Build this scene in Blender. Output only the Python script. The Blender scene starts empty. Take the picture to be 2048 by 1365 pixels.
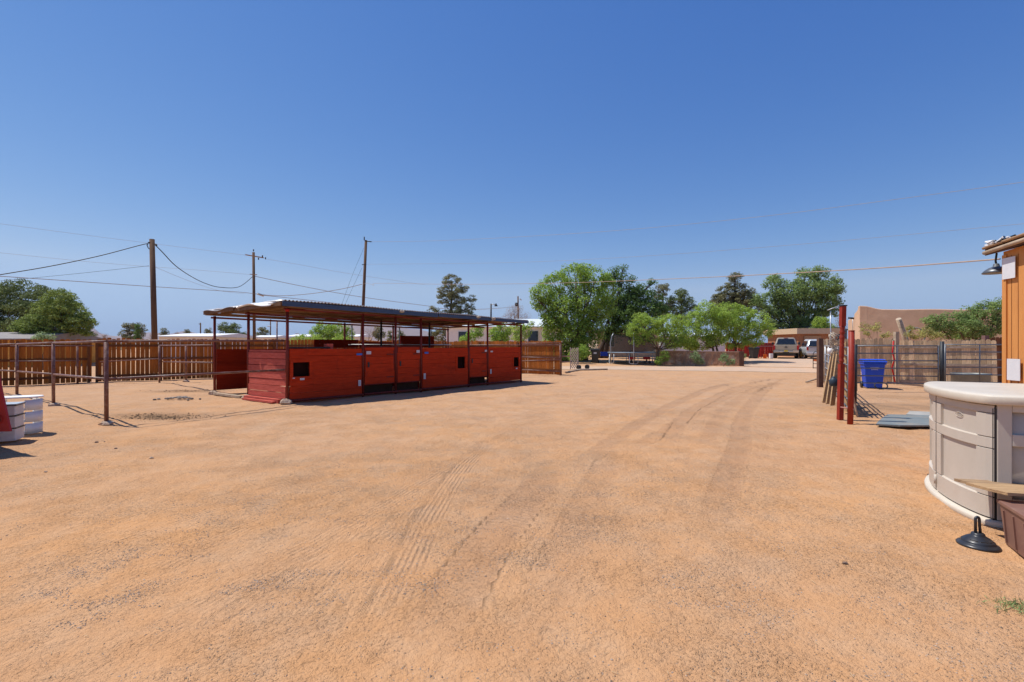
import bpy, math, random
import numpy as np
from mathutils import Vector
random.seed(7); RNG = np.random.default_rng(11)
R = math.radians
scene = bpy.context.scene
C = scene.collection

# ---------------- camera ----------------
H, F, HZ = 1.55, 980.0, 690.0          # eye height, focal length in photo pixels, horizon row
cam = bpy.data.cameras.new('camera'); camo = bpy.data.objects.new('camera', cam); C.objects.link(camo)
camo.location = (0, 0, H); camo.rotation_euler = (R(90), 0, 0)
cam.sensor_width = 36; cam.lens = 36*F/2048; cam.shift_y = (HZ-682.5)/2048
cam.clip_end = 20000; cam.clip_start = .05
scene.camera = camo
# ---------------- sky, sun, exposure ----------------
SX, SY = .48, -.13                      # shadow offset per metre of height
sund = Vector((-SX, -SY, 1)).normalized()
w = bpy.data.worlds.new('World'); scene.world = w; w.use_nodes = True
nt = w.node_tree; bg = nt.nodes['Background']
sky = nt.nodes.new('ShaderNodeTexSky'); sky.sky_type = 'NISHITA'; sky.sun_disc = False
sky.sun_elevation = math.asin(sund.z); sky.sun_rotation = math.atan2(sund.x, sund.y)
sky.altitude = 1300; sky.air_density = 1.25; sky.dust_density = 0.25; sky.ozone_density = 2.2
sp = nt.nodes.new('ShaderNodeSeparateColor'); cb = nt.nodes.new('ShaderNodeCombineColor')
nt.links.new(sky.outputs[0], sp.inputs[0]); chs = []
for ch, (k, ref, pw) in enumerate(((.345, .597, 1.50), (.475, .84, 1.06), (.695, 1.05, .60))):   # camera-like tone response per channel
    a_ = nt.nodes.new('ShaderNodeMath'); a_.operation = 'MULTIPLY'; a_.inputs[1].default_value = .15/ref
    b_ = nt.nodes.new('ShaderNodeMath'); b_.operation = 'POWER'; b_.inputs[1].default_value = pw
    c_ = nt.nodes.new('ShaderNodeMath'); c_.operation = 'MULTIPLY'; c_.inputs[1].default_value = k/.15
    nt.links.new(sp.outputs[ch], a_.inputs[0]); nt.links.new(a_.outputs[0], b_.inputs[0]); nt.links.new(b_.outputs[0], c_.inputs[0]); chs.append(c_)
for ch, k in ((0, .52), (1, .71)):
    a_ = nt.nodes.new('ShaderNodeMath'); a_.operation = 'MULTIPLY'; a_.inputs[1].default_value = k; nt.links.new(chs[2].outputs[0], a_.inputs[0])
    b_ = nt.nodes.new('ShaderNodeMath'); b_.operation = 'MINIMUM'; nt.links.new(a_.outputs[0], b_.inputs[0]); nt.links.new(chs[ch].outputs[0], b_.inputs[1]); nt.links.new(b_.outputs[0], cb.inputs[ch])
nt.links.new(chs[2].outputs[0], cb.inputs[2])
nt.links.new(cb.outputs[0], bg.inputs[0]); bg.inputs[1].default_value = .15
sl = bpy.data.lights.new('sun', 'SUN'); so = bpy.data.objects.new('sun', sl); C.objects.link(so)
sl.energy = 4.7; sl.angle = R(.53); sl.color = (1, .955, .89)
so.rotation_euler = (-sund).to_track_quat('-Z', 'Y').to_euler(); so.location = (0, 0, 30)
scene.view_settings.view_transform = 'Standard'; scene.view_settings.look = 'None'
scene.view_settings.exposure = 0.1; scene.view_settings.gamma = 1
scene.render.film_transparent = False

# ---------------- helpers ----------------
def P(px, py, Y): return Vector(((px-1024)/F*Y, Y, H-(py-HZ)/F*Y))
def ssm(a, b, v):
    t = min(1, max(0, (v-a)/(b-a))); return t*t*(3-2*t)
def gz(x, y): return .30*ssm(35, 44, y)
def G(px, py):
    Y = F*H/(py-HZ)
    for _ in range(12): Y = F*(H-gz(0, Y))/(py-HZ)
    return Vector(((px-1024)/F*Y, Y, gz(0, Y)))
def A2(px, Y, z=None):
    x = (px-1024)/F*Y; return Vector((x, Y, gz(x, Y) if z is None else z))
def V(*a): return Vector(a)

MATS = {}
def mat(name, c1, c2=None, rough=.75, scale=4, bump=0., bscale=30, metal=0., stretch=(1, 1, 1), spec=.3,
        island=0., c3=None, s3=1.5, t3=(.55, .7), trans=0., alpha=1.):
    if name in MATS: return MATS[name]
    m = bpy.data.materials.new(name); m.use_nodes = True; n = m.node_tree.nodes; l = m.node_tree.links
    b = n['Principled BSDF']; MATS[name] = m
    b.inputs['Roughness'].default_value = rough; b.inputs['Metallic'].default_value = metal
    b.inputs['Specular IOR Level'].default_value = spec
    if alpha < 1: b.inputs['Alpha'].default_value = alpha
    tc = n.new('ShaderNodeTexCoord'); mp = n.new('ShaderNodeMapping'); mp.inputs['Scale'].default_value = stretch
    l.new(tc.outputs['Object'], mp.inputs[0])
    c2 = c2 or tuple(v*.75 for v in c1)
    no = n.new('ShaderNodeTexNoise'); no.inputs['Scale'].default_value = scale; no.inputs['Detail'].default_value = 6
    no.inputs['Roughness'].default_value = .65
    l.new(mp.outputs[0], no.inputs['Vector'])
    r = n.new('ShaderNodeValToRGB'); r.color_ramp.elements[0].position = .32; r.color_ramp.elements[1].position = .68
    r.color_ramp.elements[0].color = (*c2, 1); r.color_ramp.elements[1].color = (*c1, 1)
    l.new(no.outputs[0], r.inputs[0]); col = r.outputs[0]
    if c3:
        n3 = n.new('ShaderNodeTexNoise'); n3.inputs['Scale'].default_value = s3; n3.inputs['Detail'].default_value = 5
        n3.inputs['Roughness'].default_value = .7
        l.new(tc.outputs['Object'], n3.inputs['Vector'])
        r3 = n.new('ShaderNodeValToRGB'); r3.color_ramp.elements[0].position = t3[0]; r3.color_ramp.elements[1].position = t3[1]
        l.new(n3.outputs[0], r3.inputs[0])
        mx = n.new('ShaderNodeMix'); mx.data_type = 'RGBA'
        l.new(r3.outputs[0], mx.inputs[0]); l.new(col, mx.inputs[6]); mx.inputs[7].default_value = (*c3, 1); col = mx.outputs[2]
    if island:
        g = n.new('ShaderNodeNewGeometry'); mr = n.new('ShaderNodeMapRange')
        mr.inputs[3].default_value = 1-island; mr.inputs[4].default_value = 1+island
        l.new(g.outputs['Random Per Island'], mr.inputs[0])
        vm = n.new('ShaderNodeVectorMath'); vm.operation = 'SCALE'
        l.new(col, vm.inputs[0]); l.new(mr.outputs[0], vm.inputs['Scale']); col = vm.outputs[0]
    l.new(col, b.inputs['Base Color'])
    if bump:
        nb = n.new('ShaderNodeTexNoise'); nb.inputs['Scale'].default_value = bscale; nb.inputs['Detail'].default_value = 5
        l.new(mp.outputs[0], nb.inputs['Vector'])
        bu = n.new('ShaderNodeBump'); bu.inputs['Strength'].default_value = bump; bu.inputs['Distance'].default_value = .02
        l.new(nb.outputs[0], bu.inputs['Height']); l.new(bu.outputs[0], b.inputs['Normal'])
    if trans:
        t = n.new('ShaderNodeBsdfTranslucent'); l.new(col, t.inputs[0])
        ms = n.new('ShaderNodeMixShader'); ms.inputs[0].default_value = trans
        out = n['Material Output']; l.new(b.outputs[0], ms.inputs[1]); l.new(t.outputs[0], ms.inputs[2]); l.new(ms.outputs[0], out.inputs[0])
    return m

class MB:
    def __init__(s): s.v = []; s.f = []; s.sm = []
    def add(s, vs, fs, smooth=False):
        o = len(s.v); s.v += [tuple(p) for p in vs]
        for f in fs: s.f.append(tuple(i+o for i in f)); s.sm.append(smooth)
        return s
    def hexa(s, b, t):       # bottom 4, top 4 (ccw from above)
        return s.add(list(b)+list(t), [(3, 2, 1, 0), (4, 5, 6, 7), (0, 1, 5, 4), (1, 2, 6, 5), (2, 3, 7, 6), (3, 0, 4, 7)])
    def box(s, c, d, rz=0):
        x, y, z = (q/2 for q in d); c = Vector(c); cs, sn = math.cos(rz), math.sin(rz)
        q = lambda X, Y, Z: c+Vector((X*cs-Y*sn, X*sn+Y*cs, Z))
        return s.hexa([q(-x, -y, -z), q(x, -y, -z), q(x, y, -z), q(-x, y, -z)], [q(-x, -y, z), q(x, -y, z), q(x, y, z), q(-x, y, z)])
    def beam(s, a, b, wd, ht, up=(0, 0, 1)):
        a = Vector(a); b = Vector(b); d = (b-a).normalized(); up = Vector(up)
        sd = d.cross(up)
        if sd.length < 1e-4: sd = d.cross(Vector((0, 1, 0)))
        sd.normalize(); u = sd.cross(d); sd *= wd/2; u *= ht/2
        return s.hexa([a-sd-u, a+sd-u, b+sd-u, b-sd-u], [a-sd+u, a+sd+u, b+sd+u, b-sd+u])
    def tube(s, pts, r, n=8, cap=True):
        pts = [Vector(p) for p in pts]; m = len(pts)
        rs = r if isinstance(r, (list, tuple)) else [r]*m
        vs = []; ref = None
        for i in range(m):
            d = (pts[min(i+1, m-1)]-pts[max(i-1, 0)]).normalized()
            if ref is None: ref = Vector((0, 0, 1)) if abs(d.z) < .9 else Vector((1, 0, 0))
            x = (ref-d*ref.dot(d)); x = x.normalized() if x.length > 1e-5 else d.orthogonal().normalized(); y = d.cross(x); ref = x
            for k in range(n):
                a = 2*math.pi*k/n; vs.append(pts[i]+(x*math.cos(a)+y*math.sin(a))*rs[i])
        fs = [(i*n+k, i*n+(k+1) % n, (i+1)*n+(k+1) % n, (i+1)*n+k) for i in range(m-1) for k in range(n)]
        s.add(vs, fs, True)
        if cap:
            o = len(s.v)-len(vs)
            s.f.append(tuple(o+k for k in range(n-1, -1, -1))); s.sm.append(False)
            s.f.append(tuple(o+(m-1)*n+k for k in range(n))); s.sm.append(False)
        return s
    def prism(s, poly, vec, smooth=False):
        poly = [Vector(p) for p in poly]; vec = Vector(vec); n = len(poly)
        s.add(poly+[p+vec for p in poly], [tuple(range(n-1, -1, -1)), tuple(range(n, 2*n))])
        o = len(s.v)-2*n
        for i in range(n):
            s.f.append((o+i, o+(i+1) % n, o+n+(i+1) % n, o+n+i)); s.sm.append(smooth)
        return s
    def lathe(s, c, prof, n=24, sx=1, sy=1):
        c = Vector(c); vs = []
        for r, z in prof:
            for k in range(n):
                a = 2*math.pi*k/n; vs.append(c+Vector((r*math.cos(a)*sx, r*math.sin(a)*sy, z)))
        m = len(prof)
        s.add(vs, [(i*n+k, i*n+(k+1) % n, (i+1)*n+(k+1) % n, (i+1)*n+k) for i in range(m-1) for k in range(n)], True)
        o = len(s.v)-len(vs)
        s.f.append(tuple(o+k for k in range(n-1, -1, -1))); s.sm.append(False)
        s.f.append(tuple(o+(m-1)*n+k for k in range(n))); s.sm.append(False)
        return s
    def grid(s, fn, nu, nv, smooth=True):
        vs = [fn(i/nu, j/nv) for i in range(nu+1) for j in range(nv+1)]
        return s.add(vs, [(i*(nv+1)+j, (i+1)*(nv+1)+j, (i+1)*(nv+1)+j+1, i*(nv+1)+j+1) for i in range(nu) for j in range(nv)], smooth)
    def rock(s, c, d, seed=0):
        rr = random.Random(seed); n, m = 9, 6; vs = []; c = Vector(c)
        for i in range(m+1):
            ph = math.pi*i/m
            for k in range(n):
                a = 2*math.pi*k/n; q = 1+rr.uniform(-.22, .18)
                vs.append(c+Vector((math.cos(a)*math.sin(ph)*d[0]/2*q, math.sin(a)*math.sin(ph)*d[1]/2*q, -math.cos(ph)*d[2]/2*(q*.5+.5))))
        return s.add(vs, [(i*n+k, i*n+(k+1) % n, (i+1)*n+(k+1) % n, (i+1)*n+k) for i in range(m) for k in range(n)])
    def build(s, name, m, parent=None, world=True, bevel=0, solid=0, root=None):
        me = bpy.data.meshes.new(name)
        off = Vector((0, 0, 0))
        if parent is not None and world:
            q = parent
            while q is not None: off += q.location; q = q.parent
        vs = [(a-off.x, b-off.y, c-off.z) for a, b, c in s.v]
        me.from_pydata(vs, [], s.f); me.polygons.foreach_set('use_smooth', s.sm); me.update()
        o = bpy.data.objects.new(name, me); C.objects.link(o)
        if parent is not None: o.parent = parent
        me.materials.append(m)
        if solid:
            q = o.modifiers.new('solid', 'SOLIDIFY'); q.thickness = solid
        if bevel:
            q = o.modifiers.new('bevel', 'BEVEL'); q.width = bevel; q.segments = 2; q.limit_method = 'ANGLE'
        return o

def tag(o, label=None, cat=None, group=None, kind=None):
    if label: o['label'] = label
    if cat: o['category'] = cat
    if group: o['group'] = group
    if kind: o['kind'] = kind
    return o
def thing(name, label, cat, loc=(0, 0, 0), rz=0, group=None, kind=None):
    o = bpy.data.objects.new(name, None); C.objects.link(o); o.location = loc; o.rotation_euler = (0, 0, rz)
    o.empty_display_size = .2
    return tag(o, label, cat, group, kind)

# ---------------- materials ----------------
M_rpost = mat('red_painted_pipe', (.20, .020, .008), (.12, .014, .008), rough=.55, scale=9, c3=(.12, .05, .03), s3=7, t3=(.6, .72))
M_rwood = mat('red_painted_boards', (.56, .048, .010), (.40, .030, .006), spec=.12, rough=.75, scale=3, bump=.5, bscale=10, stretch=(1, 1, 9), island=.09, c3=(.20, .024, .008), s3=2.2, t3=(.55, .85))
M_rlitfade = mat('sunlit_faded_red_boards', (.56, .125, .085), (.38, .06, .04), rough=.85, scale=4, bump=.8, bscale=10, stretch=(1, 1, 12), island=.15, c3=(.42, .22, .16), s3=8, t3=(.68, .78))  # end wall's sunlit paleness is put into this red; worn patches are random
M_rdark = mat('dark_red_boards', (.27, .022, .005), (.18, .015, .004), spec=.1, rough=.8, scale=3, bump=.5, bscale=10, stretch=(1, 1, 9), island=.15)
M_rust = mat('rusty_pipe', (.20, .075, .045), (.12, .042, .026), rough=.45, spec=.5, scale=8, bump=.2, c3=(.33, .23, .18), s3=6, t3=(.5, .7))
M_pick = mat('stained_pickets', (.47, .155, .020), (.30, .085, .010), rough=.8, scale=5, bump=.5, bscale=14, stretch=(6, 6, .7), island=.3)
M_rail = mat('stained_rail', (.17, .06, .015), (.11, .035, .010), rough=.8, scale=5, stretch=(1, 1, 5), island=.15)
M_gray = mat('weathered_pickets', (.78, .55, .31), (.47, .32, .18), rough=.9, scale=6, bump=.6, bscale=14, stretch=(6, 6, .6), island=.3)
M_graybeam = mat('weathered_lumber', (.50, .39, .28), (.32, .24, .16), rough=.9, scale=6, bump=.5, bscale=14, island=.2)
M_pipe = mat('gray_pipe', (.20, .21, .22), (.13, .14, .15), rough=.42, metal=.35, scale=8, c3=(.22, .14, .10), s3=9, t3=(.62, .75))
M_gpipe = mat('galvanised_pipe', (.55, .56, .56), (.40, .41, .42), rough=.42, metal=.6, scale=12)
M_dpipe = mat('dark_pipe', (.035, .04, .045), (.02, .022, .025), rough=.5, scale=8)
M_pole = mat('utility_pole_wood', (.16, .09, .05), (.09, .05, .028), rough=.9, scale=5, bump=.6, bscale=10, stretch=(5, 5, .4))
M_white = mat('white_paint', (.84, .84, .82), (.74, .74, .72), rough=.6)
M_paper = mat('white_paper', (.72, .72, .72), (.66, .66, .67), rough=.6, scale=20)
M_ink = mat('grey_print', (.42, .42, .44), rough=.7)
M_bluepap = mat('blue_sticker', (.03, .16, .60), rough=.4)
M_fascia = mat('blue_gray_trim', (.055, .095, .17), (.035, .06, .11), rough=.45, metal=.2, scale=6, stretch=(1, 1, 4))
M_tin = mat('corrugated_tin', (.50, .50, .50), (.36, .33, .30), rough=.42, metal=.6, scale=3, c3=(.32, .2, .13), s3=2.5, t3=(.5, .75))
M_tinw = mat('pale_bent_tin', (.85, .83, .80), (.70, .66, .60), rough=.5, scale=6)
M_joist = mat('bare_joist_wood', (.42, .27, .15), (.28, .16, .085), rough=.85, scale=4, bump=.4, stretch=(1, 1, 6), island=.2)
M_wood = mat('bare_lumber', (.50, .33, .17), (.36, .22, .11), rough=.8, scale=5, bump=.4, bscale=18, stretch=(1, 6, 6), island=.15)
M_resin = mat('beige_resin', (.55, .485, .405), (.49, .43, .355), rough=.42, scale=2.5, bump=.06, bscale=260, c3=(.44, .34, .25), s3=1.8, t3=(.6, .95))
M_lid = mat('cream_resin', (.64, .575, .47), (.56, .49, .385), rough=.45, scale=3, bump=.06, bscale=260, c3=(.50, .38, .25), s3=2.2, t3=(.58, .9))
M_black = mat('black_plastic', (.022, .024, .028), (.013, .014, .016), rough=.4, scale=6, spec=.5)
M_blackd = mat('dusty_black_resin', (.035, .037, .042), (.02, .021, .024), rough=.33, scale=10, spec=.5, c3=(.12, .085, .06), s3=8, t3=(.58, .8))
M_tote = mat('brown_tote_plastic', (.25, .135, .10), (.20, .10, .075), rough=.5, scale=5, c3=(.34, .22, .15), s3=5, t3=(.55, .8))
M_orange = mat('orange_siding', (.68, .30, .085), (.60, .25, .07), rough=.7, scale=4, bump=.3, bscale=12, stretch=(6, 6, .5), c3=(.50, .22, .09), s3=5, t3=(.6, .8))
M_trim = mat('brown_roof_trim', (.16, .085, .055), (.10, .05, .035), rough=.8, scale=7)
M_stucco = mat('tan_stucco', (.70, .46, .295), (.63, .40, .25), rough=.95, scale=2, bump=1., bscale=2.2, c3=(.60, .38, .235), s3=.9, t3=(.5, .7))
M_stucco2 = mat('tan_fascia', (.62, .46, .29), (.55, .40, .25), rough=.9)
M_brownwall = mat('brown_wall', (.42, .19, .09), (.34, .15, .07), rough=.85)
M_mh = mat('mobile_home_siding', (.86, .80, .72), (.78, .72, .65), rough=.7, scale=3)
M_mhroof = mat('pale_metal_roof', (.72, .77, .78), (.64, .69, .70), rough=.5)
M_glass = mat('dark_glass', (.02, .025, .035), (.015, .02, .03), rough=.08, spec=.6)
M_rock = mat('pale_concrete', (.50, .38, .28), (.34, .24, .17), rough=.95, scale=9, bump=.8, bscale=20)
M_stonew = mat('rubble_stone', (.58, .36, .22), (.30, .17, .10), rough=.95, scale=2.4, bump=1, bscale=6, c3=(.56, .42, .29), s3=2.3, t3=(.52, .62))
M_bin = mat('blue_bin_plastic', (.012, .085, .62), (.010, .07, .52), rough=.4, spec=.4)
M_rubber = mat('gray_rubber_mat', (.20, .23, .23), (.15, .175, .175), rough=.8, scale=4, bump=.3, c3=(.32, .27, .21), s3=3, t3=(.5, .75))
M_tyre = mat('tyre_rubber', (.02, .02, .02), rough=.85)
M_chrome = mat('brushed_chrome', (.6, .6, .6), (.5, .5, .5), rough=.25, metal=.9)
M_truck = mat('champagne_car_paint', (.40, .345, .265), (.37, .32, .245), rough=.32, metal=.25, spec=.5)
M_suv = mat('silver_car_paint', (.60, .61, .62), (.56, .57, .58), rough=.3, metal=.3, spec=.5)
M_tail = mat('red_tail_lens', (.45, .01, .012), rough=.2, spec=.5)
M_yplate = mat('yellow_plate', (.62, .48, .05), rough=.5)
M_red = mat('bright_red', (.50, .02, .015), (.42, .015, .012), rough=.5)
M_orng = mat('orange_plastic', (.75, .16, .02), rough=.5)
M_yel = mat('yellow_plastic', (.70, .36, .06), (.55, .25, .04), rough=.6)
M_rope = mat('pale_rope', (.55, .48, .38), (.42, .36, .28), rough=.9)
M_drawer = mat('clouded_plastic', (.88, .88, .88), (.80, .80, .82), rough=.35, spec=.4, trans=.35)
M_wire = mat('wire_dark', (.035, .03, .03), rough=.6)
M_wirep = mat('wire_tan', (.30, .19, .14), rough=.6)
M_wirel = mat('wire_pale', (.45, .43, .42), rough=.4)
M_dung = mat('dry_manure', (.20, .125, .07), (.10, .062, .035), rough=1, scale=12, island=.3)
M_peb = mat('grey_pebbles', (.46, .35, .265), (.26, .195, .145), rough=.95, scale=90, island=.45, spec=.05)

LB = 2.05
def leafmat(name, a, b, tr=.35):
    a = tuple(min(.6, v*LB) for v in a); b = tuple(v*LB for v in b)
    return mat(name, a, b, rough=.65, scale=1.7, island=.40, trans=tr, spec=.2)
L_pine = leafmat('pine_needles', (.095, .115, .032), (.055, .075, .022), .2)
L_pine2 = leafmat('pine_needles_bright', (.14, .175, .034), (.085, .115, .026), .25)
L_pineg = leafmat('pine_needles_grey', (.125, .118, .052), (.078, .08, .036), .2)
L_elm = leafmat('elm_leaves', (.18, .25, .045), (.11, .17, .030), .5)
L_dark = leafmat('dark_leaves', (.085, .135, .032), (.052, .088, .022), .4)
L_light = leafmat('light_green_leaves', (.20, .265, .050), (.14, .20, .034), .5)
L_wind = leafmat('windblown_elm_leaves', (.15, .20, .062), (.09, .13, .04), .42)
L_yel = leafmat('yellow_green_leaves', (.24, .22, .07), (.15, .15, .045), .35)
L_dead = leafmat('dead_brown_twigs', (.20, .14, .095), (.13, .09, .065), .1)
L_blue = leafmat('bluegreen_leaves', (.15, .19, .085), (.10, .14, .06), .3)
M_bark = mat('bark', (.20, .135, .085), (.11, .07, .045), rough=.95, scale=7, bump=.7, bscale=18, stretch=(4, 4, 1))
M_barkd = mat('dark_bark', (.085, .06, .045), (.05, .035, .028), rough=.95, scale=7, bump=.7, bscale=18)

# ---------------- ground ----------------
def axis(dense0, dense1, d, far0, far1, g=1.05):
    a = list(np.arange(dense0, dense1, d)); s = d; v = a[-1]
    while v < far1: s *= g; v += s; a.append(v)
    s = d; v = a[0]; pre = []
    while v > far0: s *= g; v -= s; pre.append(v)
    return np.array(pre[::-1]+a)
_VT = {}
def vnoise(x, y, seed):
    n = 256
    if seed not in _VT: _VT[seed] = np.random.default_rng(seed).random((n, n))
    t = _VT[seed]
    xi = np.floor(x).astype(int); yi = np.floor(y).astype(int); fx = x-xi; fy = y-yi
    fx = fx*fx*(3-2*fx); fy = fy*fy*(3-2*fy)
    a = t[xi % n, yi % n]; b = t[(xi+1) % n, yi % n]; c = t[xi % n, (yi+1) % n]; d = t[(xi+1) % n, (yi+1) % n]
    return (a*(1-fx)+b*fx)*(1-fy)+(c*(1-fx)+d*fx)*fy
def make_ground():
    xs = axis(-7.5, 7.5, .04, -6000, 6000, 1.06); ys = axis(1.6, 11, .04, -300, 9000, 1.035)
    X, Y = np.meshgrid(xs, ys, indexing='ij'); nx, ny = X.shape
    t = np.clip((Y-35)/9, 0, 1); Z = .30*t*t*(3-2*t)
    near = np.clip(1-(np.hypot(X, Y)-25)/30, 0, 1)
    Z += near*((vnoise(X*.7, Y*.7, 1)-.5)*.05+(vnoise(X*2.3, Y*2.3, 2)-.5)*.026+(vnoise(X*6, Y*6, 3)-.5)*.014+(vnoise(X*13, Y*13, 9)-.5)*.005)
    tm = np.zeros_like(X); td = np.zeros_like(X); ts = np.zeros_like(X); tt = np.zeros_like(X)
    def track(pp, width, depth, typ, strength):
        pts = [G(a, b) for a, b in pp]
        # resample smooth (catmull)
        q = []
        for i in range(len(pts)-1):
            p0 = pts[max(i-1, 0)]; p1 = pts[i]; p2 = pts[i+1]; p3 = pts[min(i+2, len(pts)-1)]
            for k in range(10):
                u = k/10
                q.append(.5*((2*p1)+(p2-p0)*u+(2*p0-5*p1+4*p2-p3)*u*u+(3*p1-p0-3*p2+p3)*u**3))
        q.append(pts[-1]); best = np.full(X.shape, 1e9); D = np.zeros_like(X); S = np.zeros_like(X); acc = 0
        for a, b in zip(q[:-1], q[1:]):
            dx, dy = b.x-a.x, b.y-a.y; L = math.hypot(dx, dy)+1e-9
            u = np.clip(((X-a.x)*dx+(Y-a.y)*dy)/L/L, 0, 1)
            ex = X-a.x-u*dx; ey = Y-a.y-u*dy; dist = np.hypot(ex, ey)
            m = dist < best; best[m] = dist[m]; D[m] = ((ex*dy-ey*dx)/L)[m]; S[m] = (acc+u*L)[m]; acc += L
        k = np.clip((width/2+.05-best)/.05, 0, 1)
        ends = np.clip(S/1.2, 0, 1)*np.clip((acc-S)/1.2, 0, 1); k = k*ends
        Z[...] -= .6*depth*k*near; Z[...] += depth*.4*near*ends*np.exp(-((best-width/2-.06)/.04)**2)
        m = k*strength > tm; tm[m] = (k*strength)[m]; td[m] = D[m]; ts[m] = S[m]; tt[m] = typ
    track([(150, 1365), (480, 1170), (760, 1020), (960, 900), (1060, 850)], .24, .004, 0, .7)
    track([(0, 1180), (300, 1060), (560, 975), (760, 915)], .26, .004, 0, .7)
    track([(0, 1290), (330, 1130), (560, 1030), (800, 940)], .22, .003, 0, .6)
    track([(700, 1365), (790, 1180), (860, 1040), (930, 930), (1000, 870)], .24, .005, 0, .9)
    track([(480, 1365), (600, 1220), (760, 1080), (900, 980)], .20, .004, 0, .5)
    track([(790, 1365), (880, 1230), (960, 1110), (1040, 1020), (1110, 930)], .34, .006, 1, 1)
    track([(1000, 1365), (1110, 1150), (1180, 1000), (1230, 900)], .30, .006, 1, .5)
    track([(250, 1365), (560, 1160), (830, 990), (1000, 880), (1130, 820)], .22, .003, 0, .55)
    track([(620, 1365), (730, 1150), (880, 960), (1010, 860), (1120, 800)], .22, .003, 0, .5)
    track([(1420, 900), (1425, 860), (1460, 812), (1520, 775), (1580, 756)], .22, .005, 1, .6)
    track([(1430, 1060), (1450, 980), (1480, 890), (1490, 830), (1530, 780), (1560, 765)], .26, .010, 1, .9)
    track([(1170, 930), (1230, 880), (1300, 835), (1400, 785), (1470, 765)], .25, .010, 1, .9)
    track([(1340, 900), (1350, 860), (1400, 812), (1490, 770), (1560, 756)], .25, .010, 1, .8)
    track([(1250, 905), (1290, 885), (1380, 835), (1440, 800), (1520, 768)], .25, .006, 1, .7)
    # manure hollow in the corral
    c = G(325, 832); Z -= .05*np.exp(-(((X-c.x)/1.1)**2+((Y-c.y)/.5)**2)*1.2)
    dung = np.exp(-(((X-c.x)/1.1)**2+((Y-c.y-.05)/.42)**2)*1.1)*.9
    c = G(372, 783); dung = np.maximum(dung, .8*np.exp(-(((X-c.x)/1.2)**2+((Y-c.y)/.5)**2)))
    c = G(1760, 815); dung = np.maximum(dung, .55*np.exp(-(((X-c.x-.6)/2.)**2+((Y-c.y)/.9)**2)))
    c = G(1800, 795); dung = np.maximum(dung, .45*np.exp(-(((X-c.x-.6)/2.4)**2+((Y-c.y)/.6)**2)))
    gr = np.clip((vnoise(X*.45+9, Y*.8, 5)*.6+vnoise(X*1.6, Y*2.2, 6)*.4-.42)*4, 0, 1)*np.clip((15-Y)/6, 0, 1)*np.clip(1.3-np.clip(X/np.maximum(Y, .5), 0, 9)*1.5, .1, 1)
    me = bpy.data.meshes.new('ground'); n = nx*ny
    co = np.stack([X, Y, Z], -1).reshape(-1, 3)
    idx = np.arange(n).reshape(nx, ny)
    fa = np.stack([idx[:-1, :-1], idx[1:, :-1], idx[1:, 1:], idx[:-1, 1:]], -1).reshape(-1, 4)
    me.vertices.add(n); me.vertices.foreach_set('co', co.ravel())
    me.loops.add(fa.size); me.loops.foreach_set('vertex_index', fa.ravel().astype(np.int32))
    me.polygons.add(len(fa)); me.polygons.foreach_set('loop_start', np.arange(0, fa.size, 4, dtype=np.int32))
    me.polygons.foreach_set('loop_total', np.full(len(fa), 4, dtype=np.int32))
    me.polygons.foreach_set('use_smooth', np.ones(len(fa), dtype=bool)); me.update()
    zone = np.clip((Y-3.2)/9+(vnoise(X*.35, Y*.35, 21)-.5)*.5+(vnoise(X*1.1, Y*1.1, 22)-.5)*.2, 0, 1)
    for nm, ar in (('zone', zone), ('trk', tm), ('trd', td), ('trs', ts), ('trt', tt), ('dung', dung), ('grav', gr)):
        at = me.attributes.new(nm, 'FLOAT', 'POINT'); at.data.foreach_set('value', ar.ravel().astype(np.float32))
    o = bpy.data.objects.new('ground', me); C.objects.link(o); tag(o, kind='structure')
    m = bpy.data.materials.new('desert_sand'); m.use_nodes = True; N = m.node_tree.nodes; Lk = m.node_tree.links; me.materials.append(m)
    b = N['Principled BSDF']; b.inputs['Roughness'].default_value = .95; b.inputs['Specular IOR Level'].default_value = .12
    geo = N.new('ShaderNodeNewGeometry'); pos = geo.outputs['Position']
    def noise(sc, det=5, ro=.6, vec=pos):
        q = N.new('ShaderNodeTexNoise'); q.inputs['Scale'].default_value = sc; q.inputs['Detail'].default_value = det; q.inputs['Roughness'].default_value = ro
        Lk.new(vec, q.inputs['Vector']); return q.outputs[0]
    def attr(nm): q = N.new('ShaderNodeAttribute'); q.attribute_name = nm; return q.outputs['Fac']
    def mth(op, a, b_=None, c=None):
        q = N.new('ShaderNodeMath'); q.operation = op
        for i, v in enumerate((a, b_, c)):
            if v is None: continue
            if isinstance(v, (int, float)): q.inputs[i].default_value = v
            else: Lk.new(v, q.inputs[i])
        return q.outputs[0]
    def rng(v, a, b_, c=0, d=1):
        q = N.new('ShaderNodeMapRange'); Lk.new(v, q.inputs[0])
        for i, t_ in enumerate((a, b_, c, d)): q.inputs[i+1].default_value = t_
        return q.outputs[0]
    def mix(f, a, b_):
        q = N.new('ShaderNodeMix'); q.data_type = 'RGBA'
        if isinstance(f, (int, float)): q.inputs[0].default_value = f
        else: Lk.new(f, q.inputs[0])
        for i, v in ((6, a), (7, b_)):
            if isinstance(v, tuple): q.inputs[i].default_value = (*v, 1)
            else: Lk.new(v, q.inputs[i])
        return q.outputs[2]
    n1 = noise(.35, 4); n2 = noise(2.2, 6, .7); n3 = noise(28, 4, .7); n4 = noise(160, 3, .6)
    col = mix(rng(n1, .35, .65), GA, GB)
    col = mix(rng(n2, .42, .72), col, GC)
    col = mix(rng(noise(.9, 5, .7), .52, .66, 0, .35), col, (.48, .345, .24))
    col = mix(rng(n3, .45, .75, 0, .36), col, GD)
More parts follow.
